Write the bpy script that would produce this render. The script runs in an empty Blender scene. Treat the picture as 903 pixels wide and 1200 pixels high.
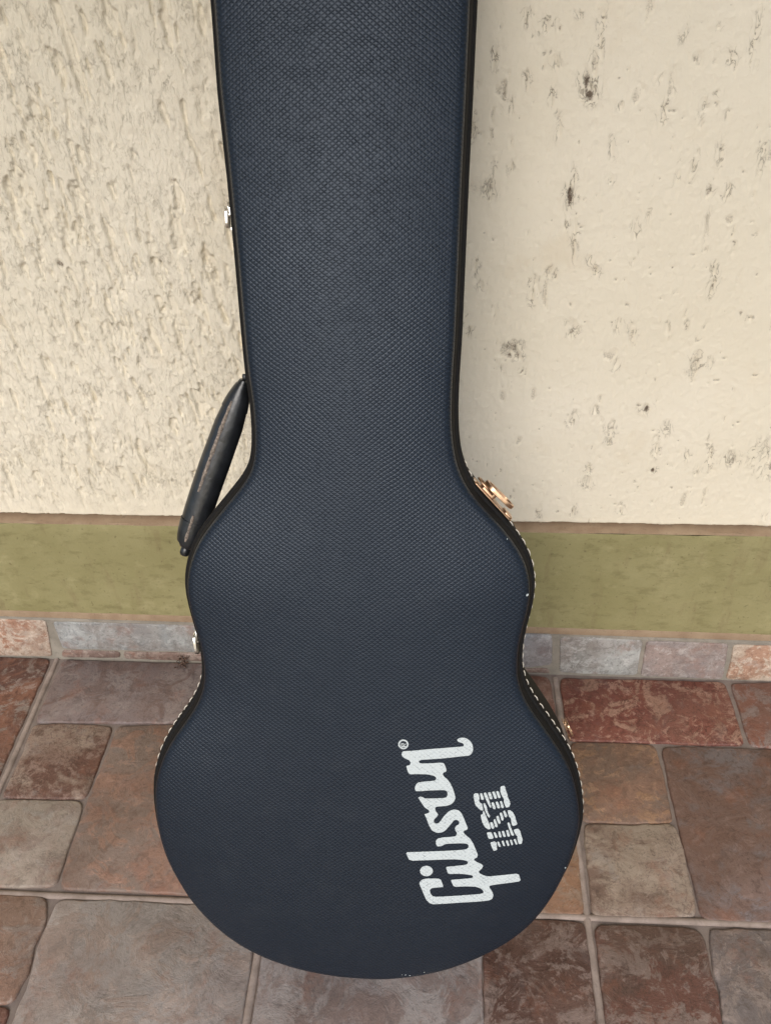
import bpy, bmesh, math, random
import numpy as np
from mathutils import Matrix, Vector

rad = math.radians
scene = bpy.context.scene
COL = scene.collection

# ------------------------------------------------------------------ camera
D_cam = {"loc": [0.04198, -0.87546, 0.94627], "F": [-0.043966, 0.799723, -0.598757], "R": [0.998757, 0.049265, -0.007537], "U": [-0.02347, 0.598344, 0.800895], "f": 1000}
cam_data = bpy.data.cameras.new('camera')
cam_data.sensor_fit = 'VERTICAL'
cam_data.sensor_height = 36.0
cam_data.lens = 36.0 * D_cam['f'] / 1200.0
cam_data.clip_start = 0.02
cam_data.clip_end = 500.0
cam = bpy.data.objects.new('camera', cam_data)
COL.objects.link(cam)
_R, _U, _F = D_cam['R'], D_cam['U'], D_cam['F']
cam.matrix_world = Matrix(((_R[0], _U[0], -_F[0], D_cam['loc'][0]),
                           (_R[1], _U[1], -_F[1], D_cam['loc'][1]),
                           (_R[2], _U[2], -_F[2], D_cam['loc'][2]),
                           (0, 0, 0, 1)))
scene.camera = cam

# ------------------------------------------------------------------ sky, sun, exposure
SUN_EL, SUN_AZ = 38.0, 189.0        # azimuth clockwise from +Y (north); 180 = from behind the camera, 270 = from the left
world = bpy.data.worlds.new('World')
scene.world = world
world.use_nodes = True
nt = world.node_tree
nt.nodes.clear()
wo = nt.nodes.new('ShaderNodeOutputWorld')
bg = nt.nodes.new('ShaderNodeBackground')
sky = nt.nodes.new('ShaderNodeTexSky')
sky.sky_type = 'NISHITA'
sky.sun_disc = False
sky.sun_elevation = rad(SUN_EL)
sky.sun_rotation = rad(SUN_AZ)
sky.air_density = 1.0
sky.dust_density = 2.0
sky.ozone_density = 1.0
bg.inputs['Strength'].default_value = 0.14
nt.links.new(sky.outputs[0], bg.inputs[0])
nt.links.new(bg.outputs[0], wo.inputs[0])

sun_l = bpy.data.lights.new('sun', 'SUN')
sun_l.energy = 1.5
sun_l.angle = rad(30)
sun_l.color = (1.0, 0.975, 0.94)
sun = bpy.data.objects.new('sun', sun_l)
COL.objects.link(sun)
_d = Vector((math.sin(rad(SUN_AZ)) * math.cos(rad(SUN_EL)), math.cos(rad(SUN_AZ)) * math.cos(rad(SUN_EL)), math.sin(rad(SUN_EL))))
sun.rotation_euler = _d.to_track_quat('Z', 'Y').to_euler()
sun.location = _d * 6

scene.view_settings.view_transform = 'Standard'
scene.view_settings.look = 'None'
scene.view_settings.exposure = 0.36
scene.view_settings.gamma = 1.0
scene.view_settings.use_curve_mapping = False

# ------------------------------------------------------------------ data measured from the place (metres)
D_B = [0.00488, -0.46437, 0.0449]
D_th = 0.3738
D_L = [[-0.12629, 0.88799], [-0.1241, 0.82964], [-0.11909, 0.76843], [-0.11487, 0.70414], [-0.11114, 0.63653], [-0.10917, 0.60851], [-0.10621, 0.58713], [-0.10503, 0.56538], [-0.1053, 0.54325], [-0.1084, 0.52597], [-0.11663, 0.51217], [-0.13149, 0.4942], [-0.14577, 0.47677], [-0.15626, 0.46315], [-0.16294, 0.45108], [-0.1678, 0.43815], [-0.17077, 0.42515], [-0.17173, 0.41372], [-0.1701, 0.3998], [-0.16696, 0.38413], [-0.16304, 0.36748], [-0.16019, 0.35231], [-0.15886, 0.3378], [-0.15957, 0.3222], [-0.16249, 0.31075], [-0.1688, 0.29642], [-0.17934, 0.28], [-0.19077, 0.26425], [-0.20167, 0.2456], [-0.20898, 0.22686], [-0.2128, 0.21177], [-0.2142, 0.1957], [-0.21409, 0.17664], [-0.21209, 0.15356], [-0.20583, 0.12936], [-0.19472, 0.10503], [-0.18249, 0.08245], [-0.16613, 0.06081], [-0.1494, 0.04362], [-0.12894, 0.02856], [-0.10735, 0.01768], [-0.08299, 0.00902], [-0.05941, 0.00401], [-0.03492, 0.00064], [-0.01308, -0.00023]]
D_R = [[0.06006, 0.8875], [0.05935, 0.82989], [0.05835, 0.76941], [0.05777, 0.70585], [0.05716, 0.63896], [0.05626, 0.6161], [0.0558, 0.59214], [0.05615, 0.57354], [0.05761, 0.55615], [0.0607, 0.53784], [0.06665, 0.52235], [0.07515, 0.50826], [0.08584, 0.49638], [0.09732, 0.48482], [0.10973, 0.47087], [0.12001, 0.45713], [0.12704, 0.44318], [0.13046, 0.4282], [0.13083, 0.41458], [0.12866, 0.39913], [0.12529, 0.38429], [0.12307, 0.36849], [0.12262, 0.35174], [0.1235, 0.33739], [0.12862, 0.32047], [0.1389, 0.30269], [0.15158, 0.28569], [0.16277, 0.26933], [0.17323, 0.25368], [0.18062, 0.23774], [0.18582, 0.21972], [0.18943, 0.20235], [0.191, 0.18562], [0.1878, 0.16183], [0.18175, 0.13655], [0.17036, 0.1086], [0.15876, 0.08713], [0.14437, 0.06723], [0.12748, 0.0505], [0.10607, 0.03489], [0.08598, 0.02336], [0.06563, 0.01382], [0.03731, 0.00513], [0.01305, 0.00097], [0.0, 0.0]]
D_word = [[0.02233, 0.26409], [0.02361, 0.26692], [0.03156, 0.26763], [0.04036, 0.26877], [0.04915, 0.26991], [0.05793, 0.27075], [0.06669, 0.27179], [0.07544, 0.27263], [0.07911, 0.27307], [0.07958, 0.27476], [0.07838, 0.27639], [0.07529, 0.27725], [0.0735, 0.27846], [0.07326, 0.28021], [0.07515, 0.28146], [0.07862, 0.28209], [0.08216, 0.28105], [0.08531, 0.27843], [0.08745, 0.27508], [0.08823, 0.27067], [0.08775, 0.2672], [0.08583, 0.26445], [0.08367, 0.26357], [0.07578, 0.26276], [0.06701, 0.26141], [0.05822, 0.26026], [0.04941, 0.25941], [0.04058, 0.25855], [0.03841, 0.25697], [0.03933, 0.25501], [0.0451, 0.25485], [0.05304, 0.25557], [0.05834, 0.25608], [0.06144, 0.25571], [0.06284, 0.25327], [0.0643, 0.24883], [0.06391, 0.24681], [0.06172, 0.24602], [0.06089, 0.24417], [0.06229, 0.24172], [0.06548, 0.23883], [0.06827, 0.23491], [0.07017, 0.23094], [0.07164, 0.22694], [0.07314, 0.22192], [0.0735, 0.21887], [0.07201, 0.21523], [0.06941, 0.21255], [0.06498, 0.21082], [0.05961, 0.21028], [0.05604, 0.20971], [0.05473, 0.20831], [0.05526, 0.20525], [0.05787, 0.20175], [0.05721, 0.19965], [0.05415, 0.19589], [0.05395, 0.19328], [0.05607, 0.1915], [0.05814, 0.19191], [0.06007, 0.19407], [0.0635, 0.19993], [0.06784, 0.20528], [0.07226, 0.20733], [0.07677, 0.20671], [0.07956, 0.20374], [0.08198, 0.19868], [0.08176, 0.1994], [0.084, 0.19328], [0.08622, 0.18792], [0.08562, 0.18586], [0.08255, 0.18463], [0.08235, 0.18258], [0.08447, 0.18001], [0.08868, 0.17627], [0.09156, 0.17167], [0.09381, 0.16624], [0.09684, 0.15845], [0.09628, 0.15523], [0.09387, 0.154], [0.09339, 0.15222], [0.09649, 0.14997], [0.10067, 0.14793], [0.10239, 0.14593], [0.10155, 0.14315], [0.09828, 0.13929], [0.09946, 0.13725], [0.10395, 0.13473], [0.10811, 0.1338], [0.12039, 0.13521], [0.13672, 0.13715], [0.13966, 0.12808], [0.12768, 0.12618], [0.11539, 0.12443], [0.10994, 0.12319], [0.10934, 0.1212], [0.1123, 0.11645], [0.11389, 0.11162], [0.11269, 0.10746], [0.11, 0.10568], [0.09966, 0.10432], [0.08028, 0.10251], [0.06641, 0.10097], [0.05598, 0.09994], [0.05246, 0.10108], [0.04888, 0.10503], [0.0459, 0.11311], [0.04222, 0.12275], [0.04189, 0.12518], [0.04418, 0.12822], [0.04898, 0.12992], [0.0621, 0.13024], [0.06542, 0.12064], [0.06031, 0.12006], [0.0541, 0.11893], [0.05207, 0.1167], [0.05287, 0.11264], [0.05503, 0.10946], [0.05853, 0.10882], [0.07308, 0.11021], [0.0869, 0.11173], [0.10069, 0.11325], [0.1041, 0.1144], [0.104, 0.11685], [0.10111, 0.11997], [0.09621, 0.12185], [0.08654, 0.12202], [0.07523, 0.12113], [0.0718, 0.1291], [0.07936, 0.12996], [0.09239, 0.13173], [0.09342, 0.1334], [0.09226, 0.13496], [0.08604, 0.13595], [0.07915, 0.13642], [0.06925, 0.13578], [0.06681, 0.14388], [0.07201, 0.14446], [0.08634, 0.14676], [0.08804, 0.14892], [0.08687, 0.15111], [0.08273, 0.15219], [0.07587, 0.15266], [0.06629, 0.1522], [0.05123, 0.151], [0.03201, 0.14944], [0.02799, 0.15885], [0.04005, 0.15974], [0.06464, 0.1617], [0.08098, 0.16326], [0.08571, 0.16428], [0.08768, 0.16643], [0.08758, 0.16912], [0.08549, 0.1706], [0.078, 0.17073], [0.06713, 0.16975], [0.06443, 0.16883], [0.06244, 0.16715], [0.05836, 0.16649], [0.05694, 0.16848], [0.05643, 0.17241], [0.05812, 0.17517], [0.06285, 0.17665], [0.07368, 0.17794], [0.07568, 0.17913], [0.07627, 0.18199], [0.07455, 0.18473], [0.07406, 0.18737], [0.07533, 0.18977], [0.07797, 0.19176], [0.07788, 0.19456], [0.07579, 0.19634], [0.07311, 0.1959], [0.06988, 0.19109], [0.06533, 0.18462], [0.06201, 0.18212], [0.05727, 0.18143], [0.05245, 0.18404], [0.0496, 0.18939], [0.0469, 0.19712], [0.045, 0.20118], [0.04634, 0.20175], [0.04902, 0.2029], [0.0497, 0.20448], [0.04876, 0.20599], [0.04529, 0.20841], [0.04157, 0.2139], [0.03877, 0.2189], [0.04054, 0.22], [0.04306, 0.2196], [0.04416, 0.21842], [0.04775, 0.21817], [0.05491, 0.21858], [0.06294, 0.21923], [0.06516, 0.22004], [0.06624, 0.22264], [0.0656, 0.22618], [0.06359, 0.22761], [0.05735, 0.22735], [0.04844, 0.22677], [0.0413, 0.22585], [0.03639, 0.22564], [0.03545, 0.22794], [0.03582, 0.23151], [0.03799, 0.23464], [0.04287, 0.23586], [0.04998, 0.23666], [0.05397, 0.23734], [0.05525, 0.23941], [0.05476, 0.2409], [0.0525, 0.24252], [0.04714, 0.2436], [0.03913, 0.24377], [0.03024, 0.2432], [0.0284, 0.24635], [0.02697, 0.25181], [0.02962, 0.25262], [0.03076, 0.25346], [0.03089, 0.25597], [0.02953, 0.25791], [0.02551, 0.25974], [0.02326, 0.26164]]
D_dot = [[0.05456, 0.13878], [0.05431, 0.13692], [0.05347, 0.13521], [0.05213, 0.13382], [0.05042, 0.13288], [0.0485, 0.13249], [0.04658, 0.13269], [0.04483, 0.13346], [0.04342, 0.13472], [0.0425, 0.13634], [0.04216, 0.13817], [0.04242, 0.14003], [0.04327, 0.14174], [0.04461, 0.14312], [0.04632, 0.14405], [0.04822, 0.14443], [0.05014, 0.14424], [0.05189, 0.14347], [0.05329, 0.14222], [0.05421, 0.1406]]
D_reg_o = [[0.0287, 0.27424], [0.02849, 0.27268], [0.02784, 0.27124], [0.02681, 0.27009], [0.02549, 0.26932], [0.02402, 0.26901], [0.02254, 0.2692], [0.0212, 0.26987], [0.02013, 0.27094], [0.01943, 0.27232], [0.01918, 0.27386], [0.01939, 0.27543], [0.02004, 0.27685], [0.02108, 0.27801], [0.02239, 0.27877], [0.02385, 0.27907], [0.02533, 0.27888], [0.02666, 0.27822], [0.02774, 0.27716], [0.02844, 0.27578]]
D_reg_i = [[0.02729, 0.27418], [0.02714, 0.27308], [0.02668, 0.27207], [0.02596, 0.27125], [0.02503, 0.27071], [0.024, 0.2705], [0.02296, 0.27063], [0.02202, 0.2711], [0.02126, 0.27186], [0.02077, 0.27283], [0.02059, 0.27392], [0.02073, 0.27502], [0.0212, 0.27603], [0.02192, 0.27684], [0.02285, 0.27738], [0.02388, 0.2776], [0.02492, 0.27746], [0.02586, 0.277], [0.02661, 0.27624], [0.0271, 0.27527]]
D_reg_r = [[[0.02159, 0.27198], [0.02635, 0.27247], [0.02636, 0.27148], [0.0216, 0.271]], [[0.02176, 0.27219], [0.02172, 0.27495], [0.02242, 0.27498], [0.02247, 0.27222]], [[0.02252, 0.27419], [0.02251, 0.27498], [0.02436, 0.27525], [0.02437, 0.27446]], [[0.0237, 0.27236], [0.02367, 0.27434], [0.02437, 0.27436], [0.02441, 0.27239]], [[0.02448, 0.27309], [0.0263, 0.27533], [0.02631, 0.27434], [0.0245, 0.2724]]]
D_usa = [[[0.11507, 0.23242], [0.11869, 0.23318], [0.11958, 0.2311], [0.12026, 0.22809], [0.12177, 0.22435], [0.12262, 0.22057], [0.12447, 0.21683], [0.12507, 0.21417], [0.12408, 0.21106], [0.12145, 0.21018], [0.12023, 0.21204], [0.11881, 0.21658], [0.11903, 0.21889], [0.11759, 0.22112], [0.11612, 0.22411], [0.11497, 0.22748]], [[0.11132, 0.22733], [0.1133, 0.22764], [0.11556, 0.2218], [0.11543, 0.22041], [0.11364, 0.22018], [0.11138, 0.22581]], [[0.10735, 0.22678], [0.10965, 0.22726], [0.11227, 0.22089], [0.11167, 0.21949], [0.11, 0.21942]], [[0.10339, 0.22585], [0.10603, 0.22634], [0.10831, 0.21995], [0.10749, 0.21892], [0.10568, 0.21908]], [[0.0996, 0.22553], [0.10138, 0.22614], [0.10279, 0.2243], [0.10736, 0.2111], [0.10675, 0.20976], [0.10534, 0.21139], [0.10055, 0.22191]], [[0.0961, 0.22477], [0.09808, 0.22524], [0.10011, 0.2196], [0.09991, 0.21806], [0.09769, 0.21835]], [[0.09046, 0.22377], [0.09175, 0.22497], [0.09442, 0.22493], [0.09551, 0.22284], [0.09596, 0.2198], [0.09573, 0.21711], [0.09683, 0.21486], [0.09853, 0.21417], [0.09932, 0.21113], [0.10001, 0.20731], [0.09816, 0.20684], [0.09468, 0.20977], [0.09221, 0.21312], [0.09123, 0.21768], [0.0903, 0.22109]], [[0.11513, 0.21681], [0.11677, 0.21726], [0.1192, 0.21123], [0.11861, 0.20951], [0.11678, 0.20997]], [[0.11095, 0.21609], [0.11313, 0.21672], [0.11561, 0.21069], [0.11514, 0.20936], [0.11312, 0.20958]], [[0.10718, 0.21531], [0.10914, 0.21616], [0.11162, 0.21013], [0.11116, 0.20842], [0.10913, 0.20886]], [[0.09966, 0.21422], [0.10097, 0.21504], [0.103, 0.21129], [0.10383, 0.20748], [0.10463, 0.20442], [0.10679, 0.20104], [0.10586, 0.19922], [0.10446, 0.20055], [0.10149, 0.20737]], [[0.1226, 0.20715], [0.12491, 0.20779], [0.1277, 0.20545], [0.1299, 0.20168], [0.13114, 0.1971], [0.13287, 0.19213], [0.12879, 0.19038], [0.12735, 0.19226], [0.12638, 0.19843], [0.12424, 0.20105]], [[0.11861, 0.20659], [0.12045, 0.20744], [0.12275, 0.20137], [0.12196, 0.19963], [0.12024, 0.20048]], [[0.11536, 0.20451], [0.11734, 0.20514], [0.11966, 0.19852], [0.11878, 0.19592], [0.11737, 0.19725]], [[0.11232, 0.20051], [0.11448, 0.20177], [0.11706, 0.19374], [0.11557, 0.19251], [0.11414, 0.19439]], [[0.10999, 0.19692], [0.11162, 0.19816], [0.11454, 0.19013], [0.11338, 0.18891], [0.11165, 0.19]], [[0.10675, 0.19406], [0.10908, 0.19471], [0.11138, 0.18842], [0.10976, 0.18695], [0.10798, 0.18905]], [[0.09769, 0.2018], [0.09997, 0.20345], [0.09971, 0.20668], [0.10065, 0.20656], [0.10237, 0.20239], [0.10425, 0.19744], [0.10687, 0.19134], [0.10773, 0.18709], [0.10539, 0.18659], [0.10224, 0.18918], [0.0997, 0.19374]], [[0.10419, 0.18301], [0.10821, 0.18383], [0.10967, 0.18131], [0.11105, 0.17745], [0.11022, 0.17646], [0.10638, 0.17605]], [[0.11059, 0.18331], [0.11225, 0.18393], [0.11487, 0.17841], [0.11404, 0.17719], [0.11253, 0.17767]], [[0.11494, 0.18429], [0.1166, 0.18491], [0.11856, 0.17897], [0.11794, 0.17776], [0.11622, 0.17847]], [[0.11829, 0.18483], [0.12029, 0.18532], [0.1226, 0.17916], [0.12163, 0.17833], [0.12006, 0.17865]], [[0.12229, 0.18564], [0.12428, 0.18628], [0.12649, 0.17973], [0.12532, 0.17873], [0.12395, 0.17922]], [[0.12312, 0.19363], [0.12487, 0.19487], [0.12762, 0.18682], [0.13029, 0.18069], [0.12933, 0.1797], [0.1276, 0.18056], [0.12486, 0.18826]], [[0.12932, 0.18651], [0.13397, 0.18774], [0.13618, 0.18409], [0.13681, 0.18099], [0.13865, 0.17558], [0.13789, 0.17082], [0.1352, 0.17054], [0.13373, 0.17535], [0.1334, 0.17926], [0.13126, 0.18152]], [[0.10803, 0.17219], [0.1117, 0.17354], [0.11414, 0.17208], [0.11445, 0.16815], [0.11485, 0.16381], [0.11183, 0.16288], [0.10998, 0.16635]], [[0.11458, 0.17289], [0.11611, 0.17335], [0.11853, 0.16794], [0.11707, 0.16732], [0.11563, 0.16899]], [[0.1186, 0.17371], [0.12046, 0.1745], [0.12257, 0.16853], [0.12075, 0.16828]], [[0.1225, 0.17428], [0.1245, 0.17492], [0.12647, 0.1691], [0.12482, 0.16824]], [[0.12632, 0.17501], [0.12819, 0.17549], [0.12995, 0.17006], [0.12851, 0.16896]], [[0.12986, 0.1758], [0.13186, 0.17629], [0.13398, 0.17048], [0.13253, 0.16978]]]
D_stones = {"lefttop": [[-0.7442, -0.0022], [-0.5165, -0.0016], [-0.5127, -0.1048], [-0.5085, -0.2273], [-0.7442, -0.2424]], "LA": [[-0.4946, -0.0042], [-0.2576, -0.0022], [-0.2576, -0.1177], [-0.291, -0.1119], [-0.399, -0.1151], [-0.4912, -0.1191]], "LB": [[-0.2502, -0.0022], [-0.1381, -0.0022], [-0.1381, -0.1184], [-0.2502, -0.1184]], "LC": [[-0.4925, -0.1251], [-0.4453, -0.1216], [-0.3826, -0.1248], [-0.3831, -0.1722], [-0.3823, -0.2371], [-0.4372, -0.2396], [-0.4899, -0.2393], [-0.4882, -0.1905]], "LD": [[-0.3736, -0.1229], [-0.2896, -0.1178], [-0.1381, -0.1251], [-0.1381, -0.3608], [-0.2275, -0.3587], [-0.2982, -0.3577], [-0.3698, -0.3588], [-0.3751, -0.3267], [-0.3764, -0.228], [-0.375, -0.1718]], "LE": [[-0.4919, -0.2523], [-0.4906, -0.2457], [-0.4349, -0.2458], [-0.3867, -0.2436], [-0.3816, -0.2521], [-0.3808, -0.3045], [-0.3779, -0.356], [-0.4231, -0.358], [-0.4919, -0.3608]], "MA": [[-0.1226, -0.0022], [0.1123, -0.0022], [0.1123, -0.1184], [-0.1226, -0.1184]], "MB": [[0.1198, -0.0022], [0.2311, -0.0058], [0.2347, -0.1171], [0.1198, -0.1184]], "MC": [[-0.1226, -0.1251], [0.1123, -0.1251], [0.1123, -0.3608], [-0.1226, -0.3608]], "MD": [[0.1198, -0.1251], [0.2351, -0.1242], [0.2373, -0.2442], [0.1198, -0.2424]], "ME": [[0.1198, -0.2486], [0.2376, -0.2501], [0.234, -0.3622], [0.1734, -0.3619], [0.1198, -0.3582]], "RA": [[0.2494, -0.0084], [0.3647, -0.0068], [0.485, -0.0066], [0.4843, -0.0543], [0.4822, -0.1163], [0.424, -0.1174], [0.3673, -0.1156], [0.3095, -0.1181], [0.2485, -0.1179]], "RB": [[0.4957, -0.0078], [0.6019, -0.0022], [0.6019, -0.1184], [0.5172, -0.1204], [0.4914, -0.1159], [0.4941, -0.0615]], "RC": [[0.2501, -0.1236], [0.3088, -0.1224], [0.3612, -0.123], [0.3627, -0.1601], [0.3601, -0.2388], [0.3102, -0.2422], [0.2502, -0.2424], [0.2505, -0.1914]], "RD": [[0.3718, -0.1268], [0.4222, -0.1246], [0.4844, -0.1247], [0.6019, -0.1265], [0.6019, -0.3608], [0.4217, -0.3616], [0.3686, -0.362], [0.3683, -0.315], [0.3688, -0.2419], [0.3693, -0.1861]], "RE": [[0.2515, -0.2483], [0.3093, -0.247], [0.3612, -0.2435], [0.3643, -0.2712], [0.3609, -0.3584], [0.3078, -0.3618], [0.2453, -0.3636], [0.2481, -0.3097]], "F": [[-0.4919, -0.3781], [-0.438, -0.3713], [-0.3842, -0.3719], [-0.3748, -0.3997], [-0.3777, -0.4276], [-0.3728, -0.4549], [-0.3776, -0.4848], [-0.4919, -0.4902]], "F2": [[-0.4919, -0.4976], [-0.3767, -0.4915], [-0.3853, -0.6142], [-0.4919, -0.6142]], "G": [[-0.3683, -0.3743], [-0.3068, -0.3725], [-0.2172, -0.3726], [-0.1381, -0.3781], [-0.1346, -0.4258], [-0.1337, -0.496], [-0.1374, -0.6142], [-0.376, -0.6142], [-0.3672, -0.4969], [-0.3662, -0.4573], [-0.371, -0.4301], [-0.369, -0.3994]], "H": [[-0.1226, -0.3781], [0.116, -0.3781], [0.1149, -0.4227], [0.1142, -0.4845], [0.1142, -0.6142], [-0.1226, -0.6142], [-0.1206, -0.4954], [-0.1206, -0.4307]], "I": [[0.1235, -0.3781], [0.1725, -0.3729], [0.2326, -0.3731], [0.2328, -0.4191], [0.2304, -0.4791], [0.2319, -0.6142], [0.1216, -0.6142], [0.1186, -0.4843], [0.1204, -0.4224]], "J": [[0.2465, -0.3754], [0.2958, -0.3751], [0.3543, -0.3743], [0.3629, -0.3816], [0.3629, -0.404], [0.3597, -0.4205], [0.362, -0.4396], [0.3612, -0.4566], [0.3569, -0.4733], [0.3621, -0.6142], [0.2481, -0.6142], [0.2435, -0.4785], [0.2452, -0.4275]], "K": [[0.3728, -0.3754], [0.4089, -0.3738], [0.4398, -0.3733], [0.6019, -0.3781], [0.6019, -0.6142], [0.3695, -0.6142], [0.3621, -0.473], [0.3678, -0.4479], [0.3666, -0.4184], [0.3687, -0.3992]]}
D_S = 0.37
D_skirt = {"k1": [[-0.7248, 0.0789], [-0.5047, 0.0756], [-0.5135, 0.004], [-0.7535, -0.001]], "k2": [[-0.4923, 0.0744], [-0.3822, 0.0754], [-0.2694, 0.0748], [-0.1575, 0.0743], [-0.1618, 0.0213], [-0.2828, 0.0232], [-0.4054, 0.0215], [-0.491, 0.0214]], "k2b": [[-0.4923, 0.0159], [-0.4064, 0.016], [-0.4086, 0.005], [-0.4967, 0.0029]], "k2c": [[-0.3986, 0.0164], [-0.2836, 0.0178], [-0.1623, 0.0159], [-0.1633, 0.0031], [-0.4011, 0.0035]], "k3": [[0.0515, 0.0761], [0.2284, 0.0766], [0.2334, 0.0192], [0.203, 0.0124], [0.0529, 0.0128]], "k3b": [[0.1032, 0.0097], [0.201, 0.0068], [0.2281, 0.0099], [0.2341, 0.0011], [0.1036, 0.0006]], "k4": [[0.2419, 0.0738], [0.2936, 0.0743], [0.3562, 0.0718], [0.3567, 0.0407], [0.3593, 0.0032], [0.3036, 0.0025], [0.2487, 0.0036]], "k5": [[0.3636, 0.0704], [0.4137, 0.0708], [0.4757, 0.0701], [0.4795, 0.0374], [0.4831, -0.0001], [0.4275, 0.0009], [0.3669, 0.0018], [0.3657, 0.0376]], "k6": [[0.4854, 0.0688], [0.6625, 0.0679], [0.6847, -0.0015], [0.4904, 0.0002], [0.4891, 0.0378]]}
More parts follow.
